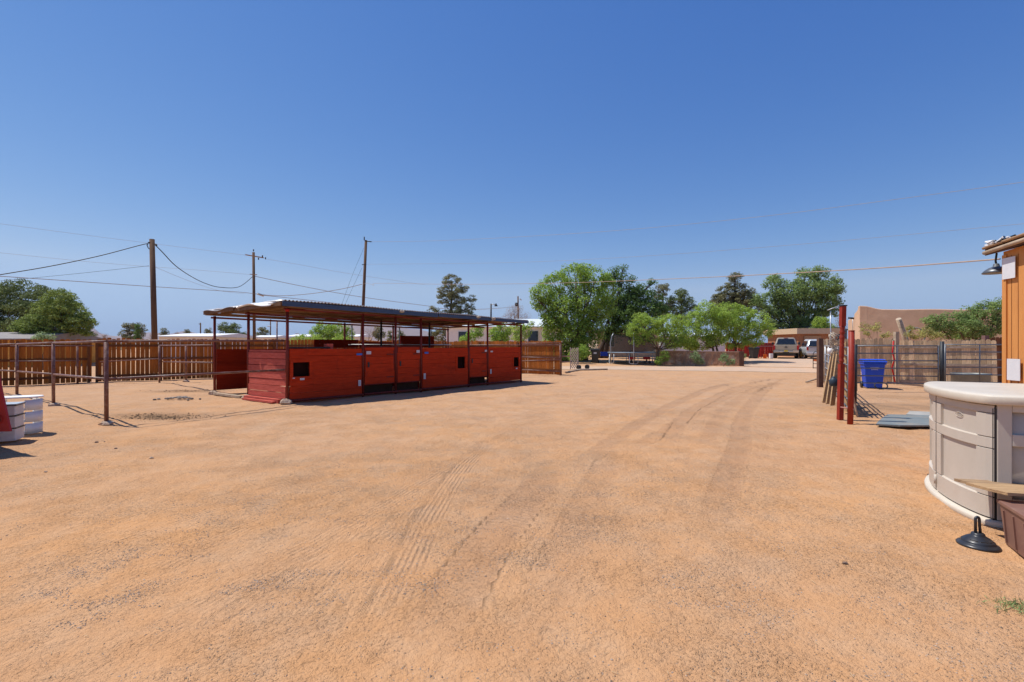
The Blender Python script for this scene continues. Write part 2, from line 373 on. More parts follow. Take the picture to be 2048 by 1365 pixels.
    vm = N.new('ShaderNodeVectorMath'); vm.operation = 'MULTIPLY'; Lk.new(col, vm.inputs[0]); Lk.new(mix(attr('zone'), (1.0, .915, .81), (.97, .94, .925)), vm.inputs[1]); col = vm.outputs[0]
    grav = attr('grav'); 
    vo = N.new('ShaderNodeTexVoronoi'); vo.inputs['Scale'].default_value = 62; vo.inputs['Randomness'].default_value = 1; Lk.new(pos, vo.inputs['Vector'])
    stone = rng(vo.outputs['Distance'], .40, .22)
    pick = mth('LESS_THAN', N_sep(N, Lk, vo.outputs['Color']), mth('ADD', mth('MULTIPLY', grav, mth('MULTIPLY', rng(n2, .42, .60), .8)), .035))
    stone = mth('MULTIPLY', stone, pick)
    stc = mix(N_sep(N, Lk, vo.outputs['Color'], 1), (.26, .185, .13), (.52, .41, .31))
    col = mix(mth('MULTIPLY', stone, .6), col, stc)
    tk = attr('trk'); col = mix(mth('MULTIPLY', tk, mth('ADD', .08, mth('MULTIPLY', attr('trt'), .20))), col, (.34, .19, .11))
    dg = attr('dung'); col = mix(mth('MULTIPLY', dg, rng(n2, .3, .6, .25, 1)), col, mix(rng(n3, .4, .6), (.10, .055, .03), (.27, .17, .09)))
    Lk.new(col, b.inputs['Base Color'])
    d = attr('trd'); s_ = attr('trs'); ty = attr('trt')
    rib = mth('SINE', mth('MULTIPLY', d, 2*math.pi/.045))
    lug = mth('SINE', mth('ADD', mth('MULTIPLY', s_, 2*math.pi/.07), mth('MULTIPLY', mth('ABSOLUTE', d), 22)))
    wob = rng(n2, .35, .6)
    tr = mth('MULTIPLY', mth('MULTIPLY', tk, wob), mth('ADD', mth('MULTIPLY', rib, mth('SUBTRACT', 1, ty)), mth('MULTIPLY', lug, mth('MULTIPLY', ty, 1.4))))
    loose = mth('ADD', .30, mth('MULTIPLY', rng(noise(1.3, 4, .65), .42, .62), 1.0)); loose = mth('ADD', loose, mth('MULTIPLY', grav, .35))
    h = mth('ADD', mth('MULTIPLY', n3, .017), mth('MULTIPLY', n4, .0042)); h = mth('ADD', h, mth('MULTIPLY', rng(noise(48, 2, .6), .56, .64), .006)); h = mth('MULTIPLY', h, loose)
    h = mth('ADD', h, mth('MULTIPLY', noise(8, 5, .75), .05))
    h = mth('ADD', h, mth('MULTIPLY', stone, .008)); h = mth('ADD', h, mth('MULTIPLY', tr, .0055))
    bu = N.new('ShaderNodeBump'); bu.inputs['Distance'].default_value = 1; bu.inputs['Strength'].default_value = .95
    Lk.new(h, bu.inputs['Height']); Lk.new(bu.outputs[0], b.inputs['Normal'])
    return co.reshape(nx, ny, 3), xs, ys
def N_sep(N, Lk, c, i=0):
    q = N.new('ShaderNodeSeparateColor'); Lk.new(c, q.inputs[0]); return q.outputs[i]
GA, GB, GC, GD = (.585, .335, .165), (.52, .315, .178), (.57, .375, .23), (.46, .262, .14)
gco, gxs, gys = make_ground()
def gheight(x, y):
    i = min(max(np.searchsorted(gxs, x)-1, 0), len(gxs)-2); j = min(max(np.searchsorted(gys, y)-1, 0), len(gys)-2)
    fx = (x-gxs[i])/(gxs[i+1]-gxs[i]); fy = (y-gys[j])/(gys[j+1]-gys[j])
    z = gco[:, :, 2]
    return float((z[i, j]*(1-fx)+z[i+1, j]*fx)*(1-fy)+(z[i, j+1]*(1-fx)+z[i+1, j+1]*fx)*fy)

def gheights(x, y):
    i = np.clip(np.searchsorted(gxs, x)-1, 0, len(gxs)-2); j = np.clip(np.searchsorted(gys, y)-1, 0, len(gys)-2)
    fx = (x-gxs[i])/(gxs[i+1]-gxs[i]); fy = (y-gys[j])/(gys[j+1]-gys[j]); z = gco[:, :, 2]
    return (z[i, j]*(1-fx)+z[i+1, j]*fx)*(1-fy)+(z[i, j+1]*(1-fx)+z[i+1, j+1]*fx)*fy
M_road = mat('pale_gravel_road', (.56, .40, .28), (.47, .33, .225), rough=.95, scale=1.2, bump=.5, bscale=25, c3=(.60, .37, .22), s3=.6, t3=(.5, .68))
def road_sheet(name, pts_a, pts_b, n=60, seg=10):
    rr = random.Random(3)
    def lerpl(pl, u):
        k = u*(len(pl)-1); i = min(int(k), len(pl)-2); f = k-i; return pl[i]*(1-f)+pl[i+1]*f
    def fn(u, v):
        a = lerpl(pts_a, u); b = lerpl(pts_b, u); q = a*(1-v)+b*v
        e = math.sin(u*37)*.12+math.sin(u*91+2)*.06
        q = q+(b-a).normalized()*(e*(1 if v in (0, 1) else 0))
        return V(q.x, q.y, gheight(q.x, q.y)+.012)
    mb = MB().grid(fn, n, seg); o = mb.build(name, M_road); tag(o, kind='structure'); return o
road_sheet('road', [A2(900, 31.5), A2(1200, 30.5), A2(1450, 28.5), A2(1640, 27), A2(1900, 26)], [A2(1000, 36), A2(1200, 35), A2(1450, 34.5), A2(1560, 33), A2(1900, 32)])
road_sheet('driveway', [A2(1486, 34.8), A2(1490, 43.8)], [A2(1660, 33.0), A2(1622, 43.5)], 20, 12)

# pebbles: one mesh
def pebbles(name, n, region, smin, smax, m, seed, hfun=None, label=None, kind='stuff', cat='gravel'):
    r = np.random.default_rng(seed); mb_v = []; mb_f = []
    base = np.array([(1, 0, 0), (0, 1, 0), (-1, 0, 0), (0, -1, 0), (0, 0, 1), (0, 0, -.6)])
    fs = np.array([(0, 1, 4), (1, 2, 4), (2, 3, 4), (3, 0, 4), (1, 0, 5), (2, 1, 5), (3, 2, 5), (0, 3, 5)])
    pts = []
    while len(pts) < n:
        q = np.array([region(r) for _ in range(n)])
        d_ = vnoise(q[:, 0]*.45+9, q[:, 1]*.8, 5)*.6+vnoise(q[:, 0]*1.6, q[:, 1]*2.2, 6)*.4
        wx = q[:, 0]+.5*vnoise(q[:, 0]*.9, q[:, 1]*.9, 15); wy = q[:, 1]+.5*vnoise(q[:, 0]*.8+5, q[:, 1]*.8, 16)
        rid = 1-np.abs(2*vnoise(wx*2.2, wy*5.5, 14)-1); cl = vnoise(wx*5, wy*8, 18)
        pr_ = np.clip((d_-.30)*3, .06, .7)*np.clip((rid-.60)*4, .06, 1)*np.clip((cl-.3)*2.5, .05, 1)
        pr_ = pr_*np.clip(1.25-np.clip(q[:, 0]/q[:, 1], 0, 9)*1.4, .12, 1)
        if label and 'manure' in label: pr_ = np.ones(n)
        pts += list(q[pr_ > r.uniform(0, 1, n)])
    pts = np.array(pts[:n]); s = (smin*(smax/smin)**(r.random(n)**3))
    v = base[None]*s[:, None, None]*r.uniform(.6, 1.2, (n, 6, 3))*np.array([1, .8, .6])
    a = r.uniform(0, 6.28, n); ca, sa = np.cos(a)[:, None], np.sin(a)[:, None]
    v = np.stack([v[..., 0]*ca-v[..., 1]*sa+pts[:, :1], v[..., 0]*sa+v[..., 1]*ca+pts[:, 1:], v[..., 2]+(gheights(pts[:, 0], pts[:, 1])+s*.15)[:, None]], -1)
    VV = [v.reshape(-1, 3)]; FF = [(fs[None]+np.arange(n)[:, None, None]*6).reshape(-1, 3)]
    me = bpy.data.meshes.new(name); me.from_pydata(np.concatenate(VV).tolist(), [], np.concatenate(FF).tolist()); me.materials.append(m)
    o = bpy.data.objects.new(name, me); C.objects.link(o); return tag(o, label, cat, kind=kind)
def reg_near(r):
    Y = 2.0/(1-r.random()*.82)**.9; return r.uniform(-1.08, 1.08)*Y, Y
pebbles('gravel', 36000, reg_near, .0018, .0085, M_peb, 5, label='loose grey gravel scattered over the sandy yard')
def elreg(c, rx, ry):
    return lambda r: (c.x+r.normal()*rx*.5, c.y+r.normal()*ry*.5)
pebbles('manure', 420, elreg(G(325, 832), 1.1, .4), .01, .035, M_dung, 6, label='dry brown manure crumbs in the hollow by the corner corral post', cat='manure')
pebbles('manure', 300, elreg(G(375, 782), 1.0, .4), .01, .03, M_dung, 8, label='dry brown manure scraps near the back of the corral', cat='manure')
c = G(360, 800); mb = MB()
for k in range(40):
    a, b = random.gauss(0, .28), random.gauss(0, .10); mb.rock((c.x+a, c.y+b, gheight(c.x+a, c.y+b)+.02+.05*math.exp(-(a*a)/.08)), (random.uniform(.05, .12), .06, .05), k)
tag(mb.build('rubble_pile', mat('grey_rubble', (.34, .30, .26), (.2, .17, .14), rough=.95, island=.3)), 'small heap of grey dried dung and rubble inside the corral', 'rubble', kind='stuff')

# small stray stones that one can point to
for k, (px, py, s, lb) in enumerate([(193, 884, .09, 'dark stone left of the pair near the corner post'), (209, 884, .04, 'tiny dark stone right of the pair near the corner post'),
    (303, 917, .09, 'grey flat stone on open sand below the manure hollow'), (232, 899, .07, 'dark stone on the sand right of the drawer shadows'), (1690, 1132, .055, 'small pale and dark stone in the right foreground sand'), (1857, 952, .05, 'small brown stone just left of the beige shed'), (91, 949, .06, 'small dark stone at the far left of the sand')]):
    s *= .7; g = G(px, py); mb = MB().rock((g.x, g.y, gheight(g.x, g.y)+s*.15), (s, s*.6, s*.5), k+40)
    tag(mb.build('stone', M_rock if k in (2, 6) else mat('dark_stone', (.22, .15, .11), rough=.95)), lb, 'stone', 'stray stones on the sand')

# ---------------- foliage ----------------
def quads_mesh(name, VV, m, parent, off):
    n = len(VV)//4; me = bpy.data.meshes.new(name); VV = VV-np.array(off)
    me.vertices.add(4*n); me.vertices.foreach_set('co', VV.ravel()); me.loops.add(4*n)
    me.loops.foreach_set('vertex_index', np.arange(4*n, dtype=np.int32)); me.polygons.add(n)
    me.polygons.foreach_set('loop_start', np.arange(0, 4*n, 4, dtype=np.int32)); me.polygons.foreach_set('loop_total', np.full(n, 4, dtype=np.int32))
    me.update(); me.materials.append(m); o = bpy.data.objects.new(name, me); C.objects.link(o); o.parent = parent; return o
def leaf_quads(c, nrm, L, Wd, r, droop=None):
    n = len(c); nrm = nrm/np.linalg.norm(nrm, axis=1, keepdims=True)
    t = r.normal(size=(n, 3)) if droop is None else r.normal(size=(n, 3))*.5+np.array(droop)
    t -= nrm*np.sum(t*nrm, 1, keepdims=True); t /= np.linalg.norm(t, axis=1, keepdims=True)+1e-9
    b = np.cross(nrm, t); l = (L*r.uniform(.6, 1.3, n))[:, None]; w_ = (Wd*r.uniform(.6, 1.3, n))[:, None]
    return np.stack([c-t*l*.5, c+b*w_*.5-t*l*.05, c+t*l*.5, c-b*w_*.5-t*l*.05], 1).reshape(-1, 3)
BS = 1.13
def tree(name, label, cat, Y, base_px, blobs, lm, kind='leaf', bark=None, clump=.45, dens=1., leaf=.13, trunk_r=.16, group=None, seed=1, trunks=None, base_z=None, depth=1., limbs=True, droop=None):
    r = np.random.default_rng(seed); rr = random.Random(seed); dens = dens*{'bare': 1.0, 'leaf': 1.25, 'pine': 1.15}[kind]; clump *= .86
    base = A2(base_px, Y); base.z = gheight(base.x, base.y) if base_z is None else base_z
    root = thing(name, label, cat, base, 0, group)
    VV = []; tips = []
    for (bx, by, rx, ry) in blobs:
        dy = rr.uniform(-.35, .35)*rx/F*Y*depth
        rx *= BS; ry *= BS; c = P(bx, by, Y+dy); RX = rx/F*Y; RZ = ry/F*Y; RY = max(RX, RZ*.8)*depth*.9
        if kind == 'bare':
            nc = max(6, int(14*dens))
        else: nc = max(3, int(dens*1.5*(RX*RZ+RX*RY+RZ*RY)/(clump*clump)))
        d = r.normal(size=(nc, 3)); d /= np.linalg.norm(d, axis=1, keepdims=True)
        rad = r.uniform(.45, 1.0, nc)**.6
        cc = np.array(c)+d*rad[:, None]*np.array([RX, RY, RZ])*np.clip(1-clump*.4/max(RX, clump), .6, 1)
        tips.append((c, cc, max(RX, RZ)))
        for k in range(nc):
            cr = clump*r.uniform(.55, 1.25)
            if kind == 'leaf': n = int(62*(cr/leaf/3.2)**2); sc = np.array([1, 1, .75])
            elif kind == 'pine': n = int(95*(cr/leaf/3.2)**2); sc = np.array([1, 1, .5])
            else: n = int(24*(cr/leaf/3.2)**2); sc = np.array([1, 1, 1])
            n = max(n, 10)
            u = r.normal(size=(n, 3)); u /= np.linalg.norm(u, axis=1, keepdims=True)
            p = cc[k]+u*(r.uniform(.35, 1, n)**.5)[:, None]*cr*sc
            p = p[p[:, 2] > gheight(c.x, c.y)+.03]; u = u[:len(p)]
            if len(p) == 0: continue
            nr = (p-cc[k])/cr+r.normal(size=(len(p), 3))*.55+np.array([0, 0, .75])
            if kind == 'pine': VV.append(leaf_quads(p, nr+r.normal(size=nr.shape)*.4, leaf*1.35, leaf*.42, r))
            elif kind == 'bare': VV.append(leaf_quads(p, nr, leaf*2, leaf*.16, r, (0, 0, .6)))
            else: VV.append(leaf_quads(p, nr, leaf*1.2, leaf*.62, r, droop))
    quads_mesh('crown', np.concatenate(VV), lm, root, base)
    mb = MB(); bk = bark or M_bark
    tb = trunks or [(base_px, None)]
    for ti, (tpx, lean) in enumerate(tb):
        b0 = A2(tpx, Y+ti*.25); b0.z = base.z-.05
        mine = [t for i, t in enumerate(tips) if i % len(tb) == ti] or tips
        ctr = sum((t[0] for t in tips), Vector())/len(tips)
        if kind == 'pine':
            top = max((t[0] for t in tips), key=lambda q: q.z)
            pts = [b0.lerp(top, u)+Vector((rr.uniform(-.08, .08), rr.uniform(-.08, .08), 0))*(u > 0) for u in (0, .25, .5, .75, 1)]
            mb.tube(pts, [trunk_r*(1-.8*u) for u in (0, .25, .5, .75, 1)])
            fork = lambda z: pts[0].lerp(pts[-1], min(.95, max(.12, (z-pts[0].z)/max(.1, (pts[-1].z-pts[0].z))-.08)))
        else:
            f = b0.lerp(Vector((ctr.x*.5+b0.x*.5, ctr.y, ctr.z)), .45); f += Vector((rr.uniform(-.15, .15), 0, 0))
            mb.tube([b0, b0.lerp(f, .5)+Vector((rr.uniform(-.1, .1), .05, 0)), f], [trunk_r, trunk_r*.85, trunk_r*.7])
            fork = lambda z: f
        if limbs:
            for (c, cc, rad) in mine:
                f0 = fork(c.z); m1 = f0.lerp(c, .5)+Vector((rr.uniform(-.2, .2), rr.uniform(-.2, .2), -rad*.12))
                mb.tube([f0, m1, c], [trunk_r*.38, trunk_r*.24, trunk_r*.12], 6)
                for q in list(cc)[:7 if kind != 'bare' else 14]:
                    q = Vector(q); s0 = m1.lerp(c, rr.uniform(.1, 1)); mb.tube([s0, s0.lerp(q, .55)+Vector((0, 0, rr.uniform(-.12, .1)*rad)), q], [trunk_r*.11, trunk_r*.07, trunk_r*.03], 4, False)
    mb.build('trunk', bk, root)
    return root

# --- near-left pines
tree('pine_tree', 'huge dark domed pine at the far left behind the stained fence', 'tree', 46, 30,
     [(45, 600, 62, 38), (-25, 612, 70, 42), (10, 640, 75, 38), (95, 618, 45, 38), (75, 650, 45, 30), (-40, 655, 60, 35), (35, 665, 60, 22), (130, 612, 22, 22)], L_pine, 'pine', M_barkd, clump=.62, leaf=.17, trunk_r=.35, seed=2)
tree('pine_tree', 'brighter green rounded pine in front of the huge dark one at left', 'tree', 37, 125,
     [(118, 606, 34, 28), (95, 628, 38, 26), (140, 628, 36, 30), (70, 652, 32, 22), (110, 655, 36, 22), (155, 650, 28, 20), (62, 671, 22, 14), (172, 662, 15, 13), (95, 672, 30, 12), (165, 640, 18, 16)], L_pine2, 'pine', M_barkd, clump=.42, leaf=.14, trunk_r=.22, seed=3)
tree('shrub', 'blue green shrub peeping over the left fence below the pines', 'shrub', 30, 86, [(80, 674, 14, 8), (97, 675, 12, 7)], L_blue, clump=.25, leaf=.1, trunk_r=.05, seed=4)
# --- far left small trees
tree('pine_tree', 'small tufted pine left of the thick utility pole', 'tree', 80, 265, [(258, 652, 10, 9), (275, 655, 12, 12), (254, 668, 12, 9), (270, 672, 18, 12), (283, 664, 8, 10)], L_pineg, 'pine', M_barkd, clump=.6, leaf=.25, trunk_r=.2, seed=5)
tree('cypress_tree', 'narrow dark cypress column in front of the small tufted pine', 'tree', 72, 275, [(275, 655, 3.5, 9), (275, 668, 4.5, 12), (275, 680, 4.5, 10)], L_dark, 'pine', M_barkd, clump=.25, leaf=.16, trunk_r=.1, seed=6)
for k, (px, py, rx, ry, lm, kd, lb) in enumerate([
    (190, 672, 8, 10, L_dead, 'bare', 'bare brown shrub right behind the edge of the left pines'),
    (208, 675, 10, 9, L_dead, 'bare', 'bare brown bush between the left pines and the tufted pine'),
    (305, 674, 9, 9, L_dead, 'bare', 'bare greyish bush just left of the thick utility pole foot'),
    (329, 667, 9, 13, L_pineg, 'pine', 'tiny grey conifer first to the right of the thick utility pole'),
    (353, 672, 7, 9, L_dead, 'bare', 'thin bare treetop above the white roof'),
    (374, 668, 7, 12, L_pineg, 'pine', 'tiny pointed conifer above the white roof'),
    (396, 673, 7, 7, L_pineg, 'pine', 'low grey bush at the right part of the white roof'),
    (417, 664, 9, 12, L_pineg, 'pine', 'small dark conifer just left of the shelter corner post'),
    (490, 672, 9, 10, L_pineg, 'pine', 'pale grey conifer seen through the near end of the shelter'),
    (555, 680, 9, 8, L_pineg, 'pine', 'low grey green bush seen behind the first open bay'),
    (593, 674, 8, 8, L_dead, 'bare', 'brown bush on the skyline left of the green shrubs'),
    (780, 672, 6, 14, L_pineg, 'pine', 'slim conifer middle one of the three in the second bay'),
    (800, 670, 9, 13, L_pineg, 'pine', 'dark conifer right one of the three in the second bay'),
    (1077, 648, 11, 8, L_pine, 'pine', 'small far pine top above the pale mobile home roof')]):
    tree('distant_tree', lb, 'tree', 85, px, [(px, py-ry*.3, rx*.6, ry*.6), (px, py+ry*.4, rx, ry*.7)], lm, kd, M_barkd, clump=.5, leaf=.22, trunk_r=.12, seed=20+k, group='small far trees on the skyline')
tree('pine_tree', 'round dark pine seen through the open near end of the shelter', 'tree', 68, 458, [(450, 655, 12, 11), (468, 657, 12, 12), (455, 668, 20, 12), (470, 670, 16, 12)], L_pine, 'pine', M_barkd, clump=.55, leaf=.2, trunk_r=.2, seed=40)
tree('pine_tree', 'spreading grey pine right of the shelter second post', 'tree', 66, 525, [(525, 660, 7, 8), (518, 670, 10, 8), (533, 668, 9, 9), (525, 678, 14, 8)], L_pineg, 'pine', M_barkd, clump=.45, leaf=.2, trunk_r=.15, seed=41)
tree('elm_tree', 'leafy mid green tree seen through the first open bay', 'tree', 50, 655, [(650, 658, 22, 14), (672, 664, 24, 16), (635, 668, 18, 12), (695, 668, 14, 16), (660, 678, 30, 12)], L_elm, clump=.4, leaf=.14, trunk_r=.2, seed=42)
for k, (bl, lb) in enumerate([([(600, 682, 18, 13), (585, 690, 14, 9)], 'light green feathery shrub left of three behind the first bay'),
     ([(632, 682, 18, 12), (650, 688, 16, 9)], 'light green feathery shrub middle of three behind the first bay'),
     ([(680, 682, 16, 13), (700, 686, 12, 11)], 'yellowish green shrub right of three behind the first bay')]):
    tree('shrub', lb, 'shrub', 33, bl[0][0], bl, L_light, clump=.22, leaf=.09, trunk_r=.05, seed=50+k, group='light shrubs behind the shelter')
tree('bare_tree', 'leafless grey tree seen between the first and second shelter doors', 'tree', 60, 738, [(738, 668, 10, 14), (748, 662, 10, 12)], L_dead, 'bare', M_bark, clump=.5, leaf=.12, dens=.6, trunk_r=.12, seed=60)
tree('pine_tree', 'grey green pine left one of the three in the second bay', 'tree', 70, 757, [(757, 660, 7, 9), (752, 670, 10, 9), (762, 672, 10, 10)], L_pineg, 'pine', M_barkd, clump=.45, leaf=.2, trunk_r=.15, seed=61)
tree('pine_tree', 'tall ragged pine rising behind the middle of the shelter', 'tree', 50, 902,
     [(903, 562, 18, 13), (900, 582, 22, 14), (925, 578, 12, 10), (890, 598, 16, 12), (918, 604, 18, 14), (943, 597, 10, 9), (940, 615, 12, 9), (905, 622, 20, 14), (868, 622, 12, 9), (885, 635, 20, 12), (925, 634, 24, 14), (945, 640, 12, 12), (900, 655, 36, 14), (890, 672, 30, 14), (925, 672, 26, 14), (880, 585, 5, 5)],
     L_pineg, 'pine', M_barkd, clump=.36, leaf=.14, dens=.95, trunk_r=.26, seed=62)
tree('dead_tree', 'brown half dead tree behind the far end of the shelter', 'tree', 88, 1032, [(1030, 622, 16, 10), (1022, 634, 18, 12), (1045, 636, 14, 12), (1032, 650, 22, 10)], L_dead, 'bare', M_bark, clump=.8, leaf=.17, dens=2.2, trunk_r=.2, seed=63)
tree('shrub', 'leafy green shrub left of three in front of the pale mobile home', 'shrub', 34, 945, [(942, 672, 14, 10), (955, 664, 14, 14), (930, 682, 14, 8)], L_elm, clump=.26, leaf=.1, trunk_r=.05, seed=64, group='shrubs by the pale mobile home')
tree('shrub', 'tall leafy green shrub seen through the last open bay of the shelter', 'shrub', 34, 1000, [(990, 668, 14, 14), (1008, 660, 16, 16), (1000, 680, 18, 10)], L_elm, clump=.26, leaf=.1, trunk_r=.05, seed=65, group='shrubs by the pale mobile home')
tree('shrub', 'pale green airy shrub just right of the shelter far post', 'shrub', 33, 1045, [(1035, 655, 16, 14), (1052, 664, 12, 14), (1040, 674, 18, 12), (1062, 650, 7, 7)], L_light, clump=.26, leaf=.1, trunk_r=.05, seed=66, group='shrubs by the pale mobile home', dens=.8)
# --- central and right trees
tree('elm_tree', 'large bright green leafy tree towering left of the trampoline', 'tree', 41, 1152,
     [(1112, 572, 30, 25), (1150, 552, 38, 22), (1190, 560, 34, 26), (1085, 585, 22, 22), (1130, 600, 42, 30), (1175, 600, 42, 32), (1215, 590, 26, 30), (1095, 620, 22, 26), (1150, 640, 40, 28), (1110, 660, 26, 26), (1185, 650, 26, 24), (1130, 690, 30, 24), (1165, 690, 26, 26), (1095, 690, 18, 18), (1075, 598, 14, 22), (1170, 538, 18, 11), (1130, 625, 40, 30), (1105, 640, 26, 22), (1150, 670, 34, 22), (1120, 705, 26, 16), (1160, 706, 22, 16), (1200, 620, 26, 24), (1210, 560, 22, 16), (1190, 670, 18, 18)],
     L_elm, clump=.46, leaf=.145, dens=.85, trunk_r=.30, seed=70, trunks=[(1150, 0), (1170, 0)])
tree('mulberry_tree', 'dark green tree between the large bright tree and the pines', 'tree', 45, 1222,
     [(1245, 560, 18, 18), (1228, 545, 12, 12), (1268, 572, 20, 18), (1245, 595, 34, 24), (1285, 592, 28, 24), (1240, 630, 30, 26), (1290, 620, 30, 24), (1215, 640, 22, 28), (1255, 655, 26, 20), (1303, 568, 10, 8), (1246, 536, 5, 9), (1265, 610, 34, 26), (1300, 640, 28, 24), (1225, 670, 20, 18), (1320, 610, 18, 20), (1250, 630, 30, 26), (1280, 670, 26, 16)],
     L_dark, clump=.48, leaf=.16, dens=.9, trunk_r=.28, seed=71, bark=M_barkd, trunks=[(1210, 0), (1198, 0)])
tree('pine_tree', 'dark pine with flat tufts left of the pair above the small green trees', 'tree', 60, 1325, [(1326, 576, 12, 9), (1320, 590, 14, 10), (1330, 608, 18, 12), (1322, 625, 18, 12)], L_pineg, 'pine', M_barkd, clump=.5, leaf=.18, trunk_r=.22, seed=72)
tree('pine_tree', 'dark layered pine right of the pair above the small green trees', 'tree', 60, 1362, [(1363, 586, 14, 9), (1355, 600, 16, 10), (1375, 604, 16, 10), (1385, 616, 12, 9), (1350, 620, 22, 12), (1372, 632, 22, 12)], L_pine, 'pine', M_barkd, clump=.5, leaf=.18, trunk_r=.25, seed=73)
tree('mesquite_tree', 'small bright green tree directly right of the trampoline', 'tree', 36.5, 1312,
     [(1280, 640, 20, 14), (1266, 660, 14, 14), (1300, 652, 22, 18), (1335, 648, 26, 18), (1355, 665, 26, 16), (1310, 672, 28, 14), (1275, 682, 14, 9), (1345, 688, 22, 12), (1365, 682, 16, 12), (1360, 640, 14, 12)], L_light, clump=.27, leaf=.10, dens=.9, trunk_r=.12, seed=74)
tree('mesquite_tree', 'bushy light green tree standing behind the left of the stone wall', 'tree', 38.5, 1412,
     [(1390, 640, 24, 20), (1415, 620, 24, 18), (1376, 662, 24, 20), (1420, 655, 34, 24), (1400, 686, 28, 14), (1440, 632, 22, 20), (1380, 690, 16, 12), (1432, 680, 20, 12)], L_light, clump=.30, leaf=.105, dens=.9, trunk_r=.12, seed=75, trunks=[(1428, 0), (1440, 0)])
tree('mesquite_tree', 'bushy light green tree standing behind the right end of the stone wall', 'tree', 40, 1470,
     [(1460, 622, 24, 18), (1485, 630, 24, 20), (1512, 642, 26, 20), (1460, 655, 32, 22), (1495, 660, 30, 20), (1534, 660, 16, 14), (1470, 682, 30, 14), (1508, 682, 22, 12), (1448, 640, 20, 18)], L_light, clump=.30, leaf=.11, dens=.9, trunk_r=.12, seed=76)
tree('pine_tree', 'tall brown green pine between the green trees and the windblown elm', 'tree', 62, 1470,
     [(1450, 600, 26, 16), (1485, 600, 28, 18), (1440, 620, 24, 16), (1510, 612, 18, 16), (1470, 552, 14, 8), (1468, 568, 16, 10), (1490, 572, 8, 6), (1450, 582, 16, 10), (1478, 588, 20, 11), (1500, 585, 12, 8), (1440, 600, 18, 12), (1470, 606, 22, 12), (1505, 600, 14, 11), (1460, 622, 30, 12)], L_pineg, 'pine', M_barkd, clump=.46, leaf=.17, trunk_r=.26, seed=77)
tree('elm_tree', 'big windblown grey green elm above the parked pickup truck', 'tree', 60, 1600,
     [(1548, 565, 20, 16), (1565, 582, 26, 18), (1610, 552, 22, 14), (1638, 548, 20, 13), (1612, 580, 32, 22), (1655, 572, 28, 22), (1668, 596, 18, 18), (1640, 610, 28, 22), (1590, 612, 30, 22), (1545, 605, 26, 20), (1530, 625, 18, 16), (1570, 640, 30, 20), (1625, 640, 26, 22), (1660, 622, 16, 16), (1560, 660, 30, 16), (1600, 662, 30, 14), (1535, 650, 22, 18), (1585, 590, 34, 26), (1560, 620, 30, 24), (1635, 585, 34, 28), (1610, 640, 34, 24), (1672, 575, 16, 18), (1515, 605, 14, 18), (1640, 655, 24, 16), (1575, 675, 30, 14)],
     L_wind, clump=.56, leaf=.2, dens=.85, trunk_r=.38, seed=78, bark=M_barkd, trunks=[(1595, 0), (1606, 0)], droop=(-.6, 0, -.2))
tree('shrub', 'bright green leafy bush beneath the windblown elm', 'shrub', 55, 1645, [(1640, 645, 14, 12), (1655, 655, 14, 10), (1635, 662, 14, 8)], L_light, clump=.35, leaf=.14, trunk_r=.08, seed=79)
tree('bare_tree', 'grey leafless tree left of the tan stucco house', 'tree', 50, 1683, [(1680, 645, 9, 12), (1686, 660, 9, 14)], mat('grey_twigs', (.28, .24, .22), (.2, .17, .15), rough=.9), 'bare', M_bark, clump=.5, leaf=.1, dens=1.5, trunk_r=.1, seed=80)
tree('elm_tree', 'wide leafy tree in front of the tan stucco house beside the orange shed', 'tree', 23.5, 1950,
     [(1940, 628, 24, 16), (1975, 620, 24, 15), (1905, 640, 26, 15), (1872, 640, 22, 10), (2005, 612, 20, 16), (1930, 655, 34, 18), (1975, 650, 32, 20), (1885, 660, 26, 14), (2010, 645, 24, 24), (1950, 672, 36, 10)],
     L_wind, clump=.26, leaf=.085, dens=.95, trunk_r=.12, seed=81, droop=(-.7, 0, .1))
tree('shrub', 'sparse yellow green shrub against the left of the stucco wall', 'shrub', 22.5, 1748, [(1735, 662, 14, 9), (1755, 656, 14, 9), (1770, 668, 12, 6), (1730, 652, 8, 6)], L_yel, clump=.17, leaf=.06, dens=.4, trunk_r=.03, seed=82)
tree('shrub', 'yellow green shrub growing through the grey hoop by the stucco wall', 'shrub', 22, 1838, [(1828, 670, 16, 8), (1850, 664, 14, 10), (1822, 655, 8, 8), (1868, 672, 16, 7)], L_yel, clump=.17, leaf=.06, dens=.7, trunk_r=.03, seed=83)
for k, (bl, lb, Y) in enumerate([([(1390, 712, 10, 9), (1398, 722, 10, 7)], 'green weed clump before the left part of the stone wall', 35), ([(1448, 716, 10, 8), (1460, 724, 10, 6)], 'grey green weed clump before the right end of the stone wall', 34.6),
     ([(1330, 712, 10, 12), (1318, 722, 8, 8)], 'green sucker growth at the foot of the small bright tree', 35.6), ([(1487, 712, 5, 6)], 'thin green sapling beside the black trash can', 43), ([(1092, 700, 10, 14), (1100, 712, 9, 9)], 'green weeds between picket fence and lattice panel', 33),
     ([(1147, 712, 12, 14), (1165, 705, 14, 16)], 'dense green undergrowth left of the black bin', 38)]):
    tree('weed_clump', lb, 'weeds', Y, bl[0][0], bl, L_elm if k in (2, 4, 5) else L_blue, clump=.17, leaf=.075, trunk_r=.02, seed=90+k, group='weeds and low shrubs')
